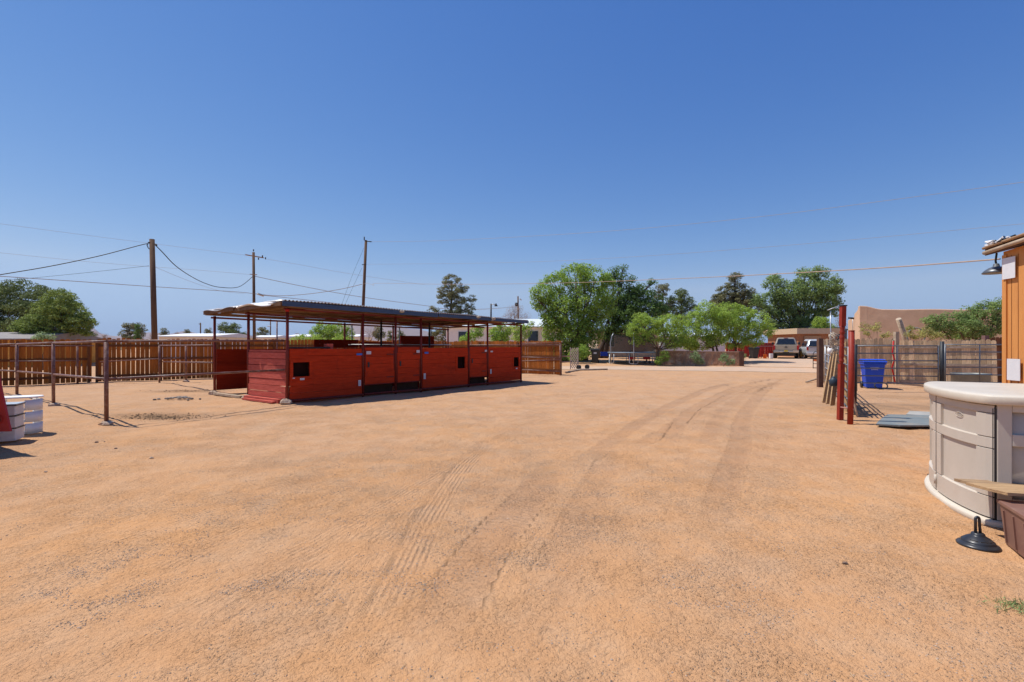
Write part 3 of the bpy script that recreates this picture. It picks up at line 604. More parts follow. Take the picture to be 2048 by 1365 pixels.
# distant brush as a mass
def brush():
    r = np.random.default_rng(4); VV = []
    for _ in range(900):
        a = r.uniform(-1.25, 1.25); Y = r.uniform(110, 330); x = a*Y; h = r.uniform(1., 2.6); n = 22
        u = r.normal(size=(n, 3)); u /= np.linalg.norm(u, axis=1, keepdims=True); p = np.array([x, Y, .3+h*.45])+u*np.array([h*1.2, h, h*.5])
        VV.append(leaf_quads(p, u+r.normal(size=(n, 3))*.5, .9, .6, r))
    root_off = (0, 0, 0); o = quads_mesh('brush', np.concatenate(VV), L_pineg, None, root_off); tag(o, 'distant grey green desert brush beyond the houses', 'brush', kind='stuff')
brush()
# hills
def hill(pts, Y, name='hills'):
    r = np.random.default_rng(9)
    def fn(u, v):
        k = u*(len(pts)-1); i = min(int(k), len(pts)-2); f = k-i; f = f*f*(3-2*f)
        px = pts[i][0]+(pts[i+1][0]-pts[i][0])*(k-i); py = pts[i][1]*(1-f)+pts[i+1][1]*f
        top = P(px, py, Y); z = (top.z)*math.sin(math.pi*v)*(1+.12*math.sin(u*60+v*9)*(1-v))
        return V(top.x*(1+(v-.5)*.6), Y*(1+(v-.5)*.6), z-5)
    tag(MB().grid(fn, 120, 16).build(name, mat('hill_rock', (.30, .22, .19), (.22, .16, .14), scale=.004, rough=1, bump=.0)), kind='structure')
hill([(-500, 672), (0, 668), (120, 665), (180, 655), (205, 668), (240, 672), (262, 662), (290, 665), (330, 668), (365, 662), (400, 668), (470, 676), (560, 672), (640, 668), (690, 650), (735, 640), (770, 642), (820, 655), (880, 668), (1000, 676), (1200, 680)], 4200)

# ---------------- wooden picket fences ----------------
def picket_fence(name, label, pts, h, pm, rm, pw=.14, gap=.012, front=1, group=None, rails=(.25, .95, 1.5), missing=(), lean=0, seed=0, posts=True, postm=None, dog=.03):
    """pts: list of ground points; facing side given by front (+1 rails on the viewer side)."""
    rr = random.Random(seed)
    root = thing(name, label, 'fence', V(pts[0].x, pts[0].y, 0), 0, group)
    pk = MB(); 
    for a, b in zip(pts[:-1], pts[1:]):
        d = V(b.x-a.x, b.y-a.y, 0); L = d.length; d.normalize(); n = V(d.y, -d.x, 0)*front
        s = 0
        while s < L-.02:
            w_ = pw*rr.uniform(.95, 1.05); g = gap*rr.uniform(0, 2.6)
            if rr.random() < .05: g += .015
            c = a+d*(s+w_/2); zz = gheight(c.x, c.y); hh = h+rr.uniform(-.025, .03); y0 = rr.uniform(-.004, .004)
            tl = rr.uniform(-.012, .012)
            if not any(m0 < s < m1 for m0, m1 in missing):
                prof = [(-w_/2, .02), (w_/2, .02), (w_/2+tl, hh-dog*1.3), (w_/2-dog*.35+tl, hh-dog*.4), (w_/2-dog+tl, hh), (-w_/2+dog+tl, hh), (-w_/2+dog*.35+tl, hh-dog*.4), (-w_/2+tl, hh-dog*1.3)]
                pk.prism([c+d*x+V(0, 0, zz+z)+n*(y0+lean*z) for x, z in prof], -n*.016)
            s += w_+g
    pk.build('picket_panel', pm, root)
    for a, b in zip(pts[:-1], pts[1:]):
        d = V(b.x-a.x, b.y-a.y, 0); L = d.length; d.normalize(); n = V(d.y, -d.x, 0)*front
        for z in rails:
            m = MB(); m.beam(V(a.x, a.y, gheight(a.x, a.y)+z)+n*(.027+lean*z), V(b.x, b.y, gheight(b.x, b.y)+z)+n*(.027+lean*z), .038, .09); m.build('rail', rm, root)
        if posts:
            k = max(1, round(L/2.4))
            for i in range(k+1):
                q = a+d*(L*i/k)+n*.09; zz = gheight(q.x, q.y); m = MB(); m.box((q.x, q.y, zz+h*.48), (.085, .085, h*.96), math.atan2(d.y, d.x)); m.build('post', postm or rm, root)
    return root
F0 = V(-21.5, 15.6, 0); F1 = V(-17.25, 19.95, 0); F2 = V(-13.6, 22.6, 0); FC = V(-4.1, 29.9, 0); F4 = V(2.55, 25.2, 0)
picket_fence('picket_fence', 'stained brown picket fence panel at the far left with wide gaps', [F0, F1], 1.74, M_pick, M_rail, gap=.013, seed=1)
picket_fence('picket_fence', 'long stained brown picket fence running behind the corral and shelter', [F1+V(.22, .16, 0), F2, FC], 1.80, M_pick, M_rail, gap=.010, seed=2)
picket_fence('picket_fence', 'stained brown picket fence run ending right of the shelter', [FC+V(.1, -.1, 0), F4], 1.76, M_pick, M_rail, gap=.006, seed=3)

# ---------------- pipe fences ----------------
def pipe_fence(label, posts, rails, r_post=.036, r_rail=.026, m=M_rust, foot=True, group='pipe fences of the corral', name='pipe_fence'):
    root = thing(name, label, 'fence', V(posts[0][0].x, posts[0][0].y, 0), 0, group)
    for k, (g, top) in enumerate(posts):
        z = gheight(g.x, g.y); MB().tube([V(g.x, g.y, z-.05), V(g.x-.008, g.y, top)], r_post, 10).build('post', m, root)
        if foot: MB().rock((g.x+.01, g.y-.01, z+.02), (.26, .20, .13), k+int(abs(g.x)*10)).build('footing', M_rock, root)
    for a, b in rails: MB().tube([a, b], r_rail, 10).build('rail', m, root)
    return root
P0 = G(213, 850); P1 = G(107, 812); P2 = G(34, 795); P3 = P2+(P2-P1)*1.0+V(0, -.3, 0)
A = V(-5.90, 12.87, 0)
z_ = lambda p, z: V(p.x, p.y, z)
e1 = V(.641, .768, 0).normalized(); e2 = V(-3.35, 2.37, 0).normalized()
pipe_fence('rusty two rail pipe fence running left from the leaning corner post', [(P0, 1.60), (P1, 1.585), (P2, 1.56), (P3, 1.54)],
    [(z_(P3, 1.54), z_(P2, 1.57)), (z_(P2, 1.57), z_(P1, 1.60)), (z_(P1, 1.60), z_(P0, 1.615)), (z_(P3, .74), z_(P2, .765)), (z_(P2, .765), z_(P1, .80)), (z_(P1, .80), z_(P0, .885))])
nA = A-e1*.08
tag_r = pipe_fence('rusty rails joining the corner corral post to the red shelter', [(A2(372, 20.3), 1.5)],
    [(z_(P0, 1.62)+V(.02, 0, 0), z_(nA, 1.655)), (z_(P0, .885), z_(nA, .896)), (P(319, 691.5, 19.6), P(426, 691, 15.6)), (P(326, 724, 19.8), P(426, 726, 15.6))], foot=True)
pipe_fence('pale rear pipe fence in front of the left stained pickets', [(A2(155, 19.3), 1.52), (A2(319, 19.8), 1.52)],
    [(P(20, 692.5, 18), P(188, 692, 19.5)), (P(20, 723, 18), P(160, 722, 19.4)), (P(200, 724, 19.4), P(360, 716, 19.9))], r_rail=.02, foot=False)
# right of shelter, with the stained fence behind
gB = G(1121, 751.5)
pipe_fence('weathered pipe fence with crossing rails at the right end of the stained pickets', [(gB, 1.60), (A2(1118, 25.6), 1.35)],
    [(P(936, 691, 22.6), P(1121, 690, 24.6)), (P(1042, 714.5, 24.6), P(1121, 717, 24.5)), (P(1042, 722.5, 24.4), P(1121, 720, 24.4)), (P(1042, 740, 24.4), P(1121, 743.5, 24.5)), (P(1042, 687.5, 24.9), P(1120, 686.5, 24.9))], r_post=.045, r_rail=.028, m=M_rust, foot=False)

# ---------------- horse stall shelter ----------------
def S(t, u, z): return A+e1*t+e2*u+V(0, 0, z)
sh = thing('stall_shelter', 'long open red horse stall shelter with corrugated roof', 'horse shelter', A)
TL = 9.79; TU = 4.1
def zr(t, u): return 2.60-.135*t/TL-.10*u/TU      # roof underside level
tps = [0, 2.27, 3.45, 4.48, 6.71, 7.74, 9.79]
for k, t in enumerate(tps):
    MB().tube([S(t, 0, -.05), S(t, 0, zr(t, 0)-.08)], .038, 10).build('post', M_rpost, sh)
for t in (0, 2.27, 4.48, 6.71, 9.79):
    for u in ((2.02, TU) if t in (0,) else (TU,)):
        MB().tube([S(t, u, -.05), S(t, u, zr(t, u)-.06)], .038, 10).build('post', M_rpost, sh)
for t in (4.48, 6.71): MB().tube([S(t, 2.0, -.05), S(t, 2.0, zr(t, 2)-.06)], .035, 10).build('post', M_dpipe, sh)
for t, u in ((0, 0), (0, 2.02), (0, TU)): MB().rock(S(t-.05, u-.02, .04), (.32, .24, .20), int(u*10)+3).build('footing', M_rock, sh)
# roof
def roof_fn(u, v):
    t = -.24+(TL+.42)*u; q = -.24+(TU+.30)*v
    return S(t, q, zr(t, q)+.098+.018*math.sin(t*2*math.pi/.10)+.012*math.sin(t*1.3+q*2))
MB().grid(roof_fn, 800, 8).build('roof_sheet', M_tin, sh, solid=.004)
MB().beam(S(-.25, -.22, zr(0, 0)+.01), S(5.0, -.22, zr(5.0, 0)+.01), .03, .125).build('fascia', M_fascia, sh)
MB().beam(S(5.03, -.225, zr(5.03, 0)+.02), S(TL+.2, -.225, zr(TL, 0)+.02), .03, .105).build('fascia', M_fascia, sh)
MB().beam(S(-.27, -.20, zr(0, 0)-.0), S(-.25, 2.3, zr(0, 2.3)-.0), .035, .09).build('end_board', mat('dark_end_board', (.20, .11, .06), (.12, .065, .035), rough=.9, island=.2), sh)
MB().beam(S(-.29, 2.25, zr(0, 2.2)+.02), S(-.27, TU+.06, zr(0, TU)+.02), .04, .10).build('end_board', MATS['dark_end_board'], sh)
MB().beam(S(-.24, TU+.05, zr(0, TU)+.0), S(TL+.1, TU+.05, zr(TL, TU)+.0), .04, .09).build('rear_board', M_joist, sh)
dk = mat('dark_end_board', (.20, .11, .06), (.12, .065, .035), rough=.9, island=.2)
MB().hexa([S(-.22, -.2, zr(0, 0)+.058), S(TL+.15, -.2, zr(TL, 0)+.058), S(TL+.15, TU+.03, zr(TL, TU)+.058), S(-.22, TU+.03, zr(0, TU)+.058)], [S(-.22, -.2, zr(0, 0)+.066), S(TL+.15, -.2, zr(TL, 0)+.066), S(TL+.15, TU+.03, zr(TL, TU)+.066), S(-.22, TU+.03, zr(0, TU)+.066)]).build('ceiling_boards', mat('brown_ceiling_boards', (.42, .25, .13), (.26, .14, .07), rough=.9, stretch=(1, 1, 1), scale=2), sh)
for q in (.45, 1.15, 1.9, 2.65, 3.4): MB().beam(S(-.24, q, zr(0, q)+.035), S(TL+.15, q, zr(TL, q)+.035), .085, .04).build('purlin', M_joist, sh)
for t in tps: MB().beam(S(t, -.16, zr(t, 0)-.02), S(t, TU+.03, zr(t, TU)-.02), .04, .06).build('rafter', MATS['dark_end_board'], sh)
for q in (0, 2.0, TU): MB().tube([S(-.1, q, zr(0, q)-.11), S(TL+.05, q, zr(TL, q)-.11)], .03, 8).build('beam', M_rpost, sh)
def flap(u, v):
    q = .15+1.85*u; t = -.36+.32*v-.06*math.sin(u*6)
    return S(t, q, zr(0, q)+.12-.17*(1-v)**1.5*(.6+.4*math.sin(u*5+1))+.03*math.sin(v*14+u*3))
MB().grid(flap, 20, 12).build('bent_tin_flap', M_tinw, sh, solid=.004)
def flap2(u, v):
    q = 2.1+2.02*u; t = -.34+.3*v
    return S(t, q, zr(0, q)+.12-.07*(1-v)+.03*math.sin(u*9)+.015*math.sin(v*20))
MB().grid(flap2, 20, 12).build('bent_tin_flap', M_tin, sh, solid=.004)
def boards(t0, t1, u, z0, z1, name, m, hole=None, bh=.19, axis='t', th=.03, seed=0, par=None):
    rr = random.Random(seed); mb = MB(); z = z0; fn = (lambda s, z: S(s, u, z)) if axis == 't' else (lambda s, z: S(u, s, z))
    while z < z1-.03:
        h_ = min(bh*rr.uniform(.8, 1.2), z1-z)
        if z1-z-h_ < .05: h_ = z1-z
        off = rr.uniform(-.006, .006)*(2.5 if m is M_rlitfade else 1); nrm = (e1.cross(V(0, 0, 1)) if axis == 't' else e2.cross(V(0, 0, 1)))*off
        cuts = [(t0, t1)]
        if hole:
            if z+h_ > hole[2] and z < hole[3]: cuts = [(t0, hole[0]), (hole[1], t1)]
        for a, b in cuts:
            if b-a < .02: continue
            s0, s1 = (0, 0) if hole and len(cuts) == 2 else (rr.uniform(-.004, .004), rr.uniform(-.004, .004))
            mb.beam(fn(a, z+h_/2+s0)+nrm, fn(b, z+h_/2+s1)+nrm, th, h_+(.008 if m is M_rdark else -.014 if m is M_rlitfade else -.005))
        z += h_
    return mb.build(name, m, par or sh)
def front(t0, t1, z0, z1, hole, seed):
    if hole:
        rr = random.Random(seed)   # align board joints with the hole
        w1 = boards(t0, t1, -.0, z0, hole[2], 'front_wall', M_rwood, None, seed=seed)
        boards(t0, hole[0], 0, hole[2], hole[3], 'wall_board', M_rwood, None, seed=seed+1, par=w1)
        boards(hole[1], t1, 0, hole[2], hole[3], 'wall_board', M_rwood, None, seed=seed+2, par=w1)
        boards(t0, t1, 0, hole[3], z1, 'wall_board', M_rwood, None, seed=seed+3, par=w1)
        fr = MB(); a, b, c, d = hole; o = e1.cross(V(0, 0, 1)).normalized()*.022; o = o if o.y < 0 else -o
        fr.beam(S(a-.08, 0, c-.04)+o, S(b+.08, 0, c-.04)+o, .022, .08); fr.beam(S(a-.08, 0, d+.04)+o, S(b+.08, 0, d+.04)+o, .022, .08)
        fr.beam(S(a-.04, 0, c)+o, S(a-.04, 0, d)+o, .08, .022, up=o); fr.beam(S(b+.04, 0, c)+o, S(b+.04, 0, d)+o, .08, .022, up=o)
        wf = fr.build('window_frame', M_rwood, w1)
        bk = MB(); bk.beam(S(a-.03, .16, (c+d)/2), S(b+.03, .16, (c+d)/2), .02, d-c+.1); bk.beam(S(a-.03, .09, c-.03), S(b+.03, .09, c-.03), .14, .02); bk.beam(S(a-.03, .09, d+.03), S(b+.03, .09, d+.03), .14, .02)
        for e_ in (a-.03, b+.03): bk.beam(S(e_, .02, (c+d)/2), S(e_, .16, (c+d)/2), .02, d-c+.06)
        bk.build('interior_shade_box', mat('interior_shade_black', (.035, .012, .010), (.02, .008, .006), rough=.9, spec=.05), w1)  # added near-black box imitates the unlit interior behind the opening
        return w1
    return boards(t0, t1, 0, z0, z1, 'front_wall', M_rwood, None, seed=seed)
fw1 = front(.05, 2.22, .10, 1.43, (.14, .60, .70, 1.08), 1)
fw2 = front(4.53, 6.66, .10, 1.44, (6.13, 6.52, .70, 1.12), 5)
fw3 = front(7.79, 9.74, .10, 1.45, (9.28, 9.62, .66, 1.04), 9)
def door(t0, t1, seed):
    d_ = thing('d', None, None); bpy.data.objects.remove(d_)
    o = boards(t0, t1, 0, .36, 1.47, 'stall_door', M_rwood, None, bh=.22, th=.028, seed=seed)
    nn = e1.cross(V(0, 0, 1)).normalized()*.03; nn = nn if nn.y < 0 else -nn
    tm = t0+.12
    MB().box(S(tm, 0, .95)+nn, (.05, .02, .16), math.atan2(e1.y, e1.x)).build('latch', M_dpipe, o)
    for z in (.55, 1.25): MB().box(S(t1-.17, 0, z)+nn, (.26, .012, .035), math.atan2(e1.y, e1.x)).build('strap_hinge', M_rpost, o)
    fr = MB()
    fr.tube([S(t0+.02, 0, .33), S(t0+.02, 0, 1.49)], .016, 8); fr.tube([S(t1-.02, 0, .33), S(t1-.02, 0, 1.49)], .016, 8); fr.tube([S(t0, 0, 1.485), S(t1, 0, 1.485)], .016, 8); fr.tube([S(t0, 0, .345), S(t1, 0, .345)], .016, 8)
    fr.build('door_frame', M_rpost, o); return o
d1 = door(2.33, 3.40, 21); d2 = door(3.50, 4.43, 22); d3 = door(6.76, 7.69, 23)
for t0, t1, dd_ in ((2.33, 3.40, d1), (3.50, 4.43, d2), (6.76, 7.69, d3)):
    MB().beam(S(t0, .10, .20), S(t1, .10, .20), .02, .33).build('gap_shade_board', mat('gap_shade_brown', (.05, .028, .018), (.03, .016, .010), rough=.95, spec=.05), dd_)  # added dark boards stand in for the shade under the doors
for t0, t1 in ((.02, 2.27), (2.3, 4.48), (4.5, 6.7), (6.72, 9.79)): MB().tube([S(t0, -.03, .075), S(t1, -.03, .065)], .035, 8).build('bottom_pipe', M_rpost, sh)
boards(.05, 1.97, 0, .12, 1.42, 'end_wall', M_rlitfade, None, axis='u', bh=.2, th=.035, seed=31)
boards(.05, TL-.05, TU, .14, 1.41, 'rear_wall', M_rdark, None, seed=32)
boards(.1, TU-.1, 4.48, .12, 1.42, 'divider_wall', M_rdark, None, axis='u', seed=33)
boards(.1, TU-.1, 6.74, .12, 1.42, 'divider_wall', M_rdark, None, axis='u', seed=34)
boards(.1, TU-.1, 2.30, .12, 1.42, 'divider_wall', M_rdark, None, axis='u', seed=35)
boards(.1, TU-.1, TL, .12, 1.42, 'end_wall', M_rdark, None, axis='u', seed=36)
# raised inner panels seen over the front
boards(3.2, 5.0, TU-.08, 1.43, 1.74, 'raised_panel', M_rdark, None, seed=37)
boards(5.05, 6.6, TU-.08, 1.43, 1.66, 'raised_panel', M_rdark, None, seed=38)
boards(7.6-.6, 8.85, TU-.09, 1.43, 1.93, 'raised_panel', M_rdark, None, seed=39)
MB().box(S(1.28, .18, 1.50), (.2, .16, .16), math.atan2(e1.y, e1.x)).build('feed_box', M_rlitfade, sh)
# black flat top rails
for t0, t1 in ((.02, 1.25),): MB().tube([S(t0, .06, 1.47), S(t1, .06, 1.47)], .022, 8).build('top_rail', M_dpipe, sh)
for t0, t1 in ((4.5, 9.79),): MB().tube([S(t0, TU-.2, 1.55), S(t1, TU-.2, 1.55)], .022, 8).build('top_rail', M_gpipe, sh)
nn = e1.cross(V(0, 0, 1)).normalized(); nn = nn if nn.y < 0 else -nn
yaw = math.atan2(e1.y, e1.x)
def note(t, z, w_, h_, m, ink=True, par=None):
    o = MB().box(S(t, 0, z)+nn*.047, (w_, .004, h_), yaw).build('paper_notice', m, sh)
    if ink:
        mb = MB(); k = max(2, int(h_/.035))
        for i in range(k): mb.box(S(t, 0, z-h_/2+h_*(i+1)/(k+1))+nn*.050, (w_*.7, .002, h_*.09), yaw)
        mb.build('print_lines', M_ink, o)
note(.38, .63, .12, .055, M_paper); note(2.12, 1.27, .19, .055, M_bluepap, False); note(2.13, .42, .085, .17, M_paper)
note(2.44, 1.31, .16, .09, M_paper); note(4.32, 1.33, .13, .085, M_paper); note(4.68, 1.28, .17, .06, M_bluepap, False)
note(4.60, .50, .085, .19, M_paper); note(7.60, 1.32, .11, .07, M_paper); note(7.93, 1.29, .13, .055, M_paper); note(7.88, .52, .075, .18, M_paper)
note(9.45, .58, .10, .05, M_paper); note(.15, .665, .06, .02, M_paper, False)
MB().tube([S(9.79-2.0, -.24, zr(8, 0)+.0), S(7.65, -.28, zr(8, 0)-.02)], .01).build('bracket', M_gpipe, sh)
for t, q, s in ((3.47, 0, .10), (7.72, -.05, .11), (6.72, -.2, .1)): MB().rock(S(t, -.27+q, zr(t, 0)+.05), (s*1.6, s, s), int(t*9)).build('insulator_knob', M_rope, sh)
# red sleeve on the near post
MB().tube([S(0, 0, 2.42), S(0, 0, 2.49)], .05, 12).build('red_band', M_red, sh)

for k, (a, b, lb, m, wd, ht) in enumerate([((-.10, .18, .06), (-.10, 1.97, .06), 'faded red timber lying along the foot of the shelter end wall', M_rlitfade, .12, .11),
     ((-.21, .25, .04), (-.23, 1.8, .04), 'thin faded red board lying outside the other end wall timber', M_rlitfade, .1, .05),
     ((-.05, 2.3, .045), (-.05, 3.95, .045), 'grey plank on the ground across the open half of the shelter end', M_graybeam, .12, .06)]):
    tag(MB().beam(S(*a), S(*b), wd, ht).build('timber', m), lb, 'timber', 'loose timbers at the shelter end')
# rear shade frame of thin pipes behind the shelter
fr = thing('shade_frame', 'thin dark pipe frame standing behind the first bays of the shelter', 'pipe frame', A2(554, 19.5))
for px, ty, Y in ((554, 642, 19.5), (704, 650, 21.5), (799, 655, 23.5), (862, 655, 24.6)):
    g = A2(px, Y); MB().tube([z_(g, 0), P(px, ty, Y)], .028, 8).build('post', M_dpipe if px > 600 else M_rust, fr)
MB().tube([P(554, 642, 19.5), P(704, 650, 21.5), P(799, 655, 23.5), P(862, 655, 24.6)], .028, 8).build('rail', M_dpipe, fr)

# ---------------- buildings ----------------
def gable_building(name, label, px0, px1, Y, zw, zrf, wallm, roofm, depth=5, rot=0, windows=(), flat=False, over=.3, cat='building'):
    a = A2(px0, Y); b = A2(px1, Y); b = a+(b-a)*1.0; z0 = gheight(a.x, a.y)
    if rot: 
        L = (b-a).length; b = a+V(math.cos(rot), math.sin(rot), 0)*L
    d = V(b.x-a.x, b.y-a.y, 0); L = d.length; d.normalize(); n = V(-d.y, d.x, 0)
    root = thing(name, label, cat, V(a.x, a.y, z0))
    q = lambda s, t, z: V(a.x, a.y, z0)+d*s+n*t+V(0, 0, z)
    MB().hexa([q(0, 0, 0), q(L, 0, 0), q(L, depth, 0), q(0, depth, 0)], [q(0, 0, zw), q(L, 0, zw), q(L, depth, zw), q(0, depth, zw)]).build('wall', wallm, root)
    rm = MB()
    if flat: rm.hexa([q(-over, -over, zw+.003), q(L+over, -over, zw+.003), q(L+over, depth+over, zw+.003), q(-over, depth+over, zw+.003)], [q(-over, -over, zrf), q(L+over, -over, zrf), q(L+over, depth+over, zrf), q(-over, depth+over, zrf)])
    else: rm.prism([q(-over, -over, zw+.01), q(-over, depth+over, zw+.01), q(-over, depth+over, zw+.08), q(-over, depth/2, zrf), q(-over, -over, zw+.08)], d*(L+2*over))
    rm.build('roof', roofm, root)
    for (s, z, w_, h_) in windows:
        f = MB(); f.box(q(s, -.02, z), (w_+.12, .05, h_+.12), math.atan2(d.y, d.x)); fo = f.build('window', M_white, root)
        g = MB(); g.box(q(s, -.05, z), (w_, .03, h_), math.atan2(d.y, d.x)); g.build('pane', M_glass, fo)
    return root
gable_building('mobile_home', 'pale single storey mobile home behind the shelter far end', 892, 1128, 45, 2.85, 3.75, M_mh, M_mhroof, 5, windows=((1.6, 1.9, .9, 1.1), (5, 1.9, 1.1, 1.1), (8.0, 1.75, .9, 1.5)))
gable_building('mobile_home', 'tan walled house mostly hidden behind the trampoline and dark tree', 1195, 1318, 49, 2.6, 2.9, mat('dusty_tan_siding', (.60, .47, .36), (.5, .39, .3), rough=.9), M_trim, 6, windows=((1.2, 1.6, .9, 1.),))
gable_building('mobile_home', 'white house glimpsed under the small green trees behind the stone wall', 1322, 1450, 52, 2.1, 2.6, M_white, M_mhroof, 6, windows=((1.0, 1.4, 1.2, .9), (3.1, 1.4, 1.2, .9), (5.2, 1.4, .9, .9)))
gable_building('shed_building', 'low white roofed building above the left corral fence', 318, 420, 42, 1.95, 2.35, M_mh, M_white, 8)
gable_building('shed_building', 'grey roofed building at the far left edge under the pines', -80, 62, 34, 1.9, 2.5, M_yel, mat('grey_shingle', (.32, .29, .27), rough=.9), 6)
gable_building('long_building', 'long low white roofed building behind the light green shrubs', 572, 712, 60, 2.2, 2.6, M_mh, M_white, 7)
gable_building('shed_building', 'tiny white roofed shed seen right of the shelter second post', 508, 546, 55, 2.05, 2.35, M_mh, M_white, 4)
gb = gable_building('garage_building', 'low brown garage with a deep tan fascia behind the parked cars', 1597, 1674, 50, 2.35, 2.92, M_brownwall, M_stucco2, 6, flat=True, over=.35)
MB().box(A2(1625, 49.93)+V(0, 0, 1.1), (1.7, .06, 2.1)).build('door', mat('tan_door', (.45, .28, .16), rough=.8), gb)
gable_building('garage_building', 'dark roofed building behind the tan garage fascia', 1640, 1694, 56, 2.9, 3.5, mat('dark_wall', (.10, .11, .12)), mat('dark_roof', (.05, .055, .065), rough=.7), 6)

# stucco house
hs = thing('stucco_house', 'tan flat roofed stucco house with rounded parapet at right', 'house', V(19.85, 28, 0))
def prof(L, h, seed, n=50):
    rr = random.Random(seed); out = []
    for i in range(n+1):
        u = i/n; s = L*u; z = h+.015*math.sin(u*9)+.012*math.sin(u*31)
        if s < .9: z += .22*math.cos(s/.9*math.pi/2)
        out.append((s, z))
    return out
a = V(19.85, 28, 0); dm = V(.89, -.456, 0).normalized(); mbh = MB()
pf = [(s_, z_-.03*s_) for s_, z_ in prof(13, 3.56, 1)]
mbh.prism([a+dm*s+V(0, 0, z) for s, z in pf]+[a+dm*13+V(0, 0, -.1), a+V(0, 0, -.1)], V(.456, .89, 0)*.45)
mbh.build('wall', M_stucco, hs, bevel=.04)
dl = V(4.85, 8, 0).normalized(); nl = V(dl.y, -dl.x, 0)
mb2 = MB(); st = [(0.02, 3.75), (.5, 3.72), (1.4, 3.60), (3.4, 3.52), (3.6, 3.35), (9.4, 3.35), (9.4, 0), (0.02, 0)]
mb2.prism([a-nl*.01+dl*s+V(0, 0, z) for s, z in st], nl*.4); mb2.build('wall', M_stucco, hs, bevel=.04)
mbr = MB(); mbr.hexa([a+V(.5, .4, 2.8), a+V(12.2, -5.4, 2.8), a+V(15, 6, 2.8), a+V(5, 8, 2.8)], [a+V(.5, .4, 2.95), a+V(12.2, -5.4, 2.95), a+V(15, 6, 2.95), a+V(5, 8, 2.95)]); mbr.build('roof', M_stucco2, hs)
MB().tube([a+dl*3.2-nl*.04+V(0, 0, 3.2), a+dl*3.2-nl*.35+V(0, 0, 3.25)], .06).build('spout', M_dpipe, hs)
q = a+dl*4.0-nl*.06; MB().box(q+V(0, 0, 2.0), (.25, .2, .45), math.atan2(dl.y, dl.x)).build('meter_box', M_trim, hs)
MB().tube([q+V(0, 0, 2.2), q+V(0, 0, 3.3)], .02).build('conduit', M_gpipe, hs)
tag(MB().tube([A2(1812, 23.5), P(1812, 682, 23.5), P(1797, 638, 23.2)], [.13, .12, .11], 12).build('leaning_log', M_graybeam), 'leaning round timber with a pale cut end before the stucco wall', 'log')
ring = [P(1832, 674, 22.3)+V(math.cos(t)*.40, 0, math.sin(t)*.40) for t in [i*math.pi/14 for i in range(29)]]
tag(MB().tube(ring, .03, 8).build('hoop', mat('grey_hoop', (.30, .31, .28), rough=.7)), 'large grey hoop standing among yellow shrubs above the fence', 'hoop')

# orange shed (only its left wall reaches the frame)
og = thing('orange_shed', 'orange wood sided shed at the right edge of the yard', 'shed', V(6.72, 6.7, 0))
wd_ = V(-.2, -1, 0).normalized(); wn = V(-wd_.y, wd_.x, 0)*1; wn = V(1, -.2, 0).normalized()
c0 = V(6.72, 6.7, 0); L_ = 3.0
q = lambda s, t, z: c0+wd_*s+wn*t+V(0, 0, z)
zt = lambda s: 2.82+.06*s
MB().add([q(0, 0, -.02), q(L_, 0, -.02), q(L_, 3, -.02), q(0, 3, -.02), q(0, 0, zt(0)), q(L_, 0, zt(L_)), q(L_, 3, zt(L_)+.8), q(0, 3, zt(0)+.8)], [(3, 2, 1, 0), (4, 5, 6, 7), (0, 1, 5, 4), (1, 2, 6, 5), (2, 3, 7, 6), (3, 0, 4, 7)]).build('wall', M_orange, og)
bt = MB()
for s in (.0, .37, .77, 1.17, 1.57, 1.97, 2.37, 2.77): bt.box(q(s+.035, -.008, zt(s)/2-.02), (.07, .02, zt(s)-.06), math.atan2(wd_.y, wd_.x))
bt.build('corner_boards', M_orange, og)
gv = MB()
for s in (.14, .25, .50, .63): gv.box(q(s, -.001, 1.4), (.006, .006, 2.7), math.atan2(wd_.y, wd_.x))
gv.build('siding_grooves', mat('shadow_groove', (.30, .11, .03)), og)
MB().hexa([q(-.18, -.10, zt(0)-.02), q(L_, -.10, zt(L_)+.0), q(L_, 3.1, zt(L_)+.83), q(-.18, 3.1, zt(0)+.83)], [q(-.18, -.10, zt(0)+.09), q(L_, -.10, zt(L_)+.12), q(L_, 3.1, zt(L_)+.95), q(-.18, 3.1, zt(0)+.95)]).build('roof', M_trim, og)
MB().tube([q(-.18, -.11, zt(0)+.02), q(.4, -.115, zt(.4)+.035), q(L_, -.12, zt(L_)+.05)], .028, 8).build('edge_board', M_graybeam, og)
MB().tube([q(-.18, -.12, zt(0)+.085), q(.4, -.125, zt(.4)+.10), q(L_, -.13, zt(L_)+.11)], .02, 8).build('edge_board', M_joist, og)
rgl = V(1, 0, 0)
for k, (s, z, lb) in enumerate(((.135, 2.58, 'white paper notice at the top of the orange shed wall'), (.215, 1.22, 'white paper notice low on the orange shed wall'))):
    ang = math.atan2(wd_.y, wd_.x); o = MB().box(q(s, -.03, z), (.215, .006, .285), ang).build('paper_notice', M_paper)
    tag(o, lb, 'notice', 'paper notices on the orange shed')
lm = thing('barn_lamp', 'grey dish shaped barn lamp hanging at the corner of the orange shed roof', 'lamp', q(-.12, -.24, zt(0)-.06))
lc = V(6.82, 6.9, 2.60)
MB().lathe(lc, [(.150, -.045), (.155, -.035), (.125, .0), (.08, .035), (.04, .05), (.03, .09), (.0, .095)], 20).build('shade', mat('lamp_metal', (.16, .17, .18), rough=.4, metal=.5), lm)
MB().tube([lc+V(0, 0, .08), lc+V(-.01, 0, .13), q(-.12, 0, zt(0)+.0)], .012).build('arm', M_dpipe, lm)
rr = random.Random(5); mb = MB(); mc = MB()
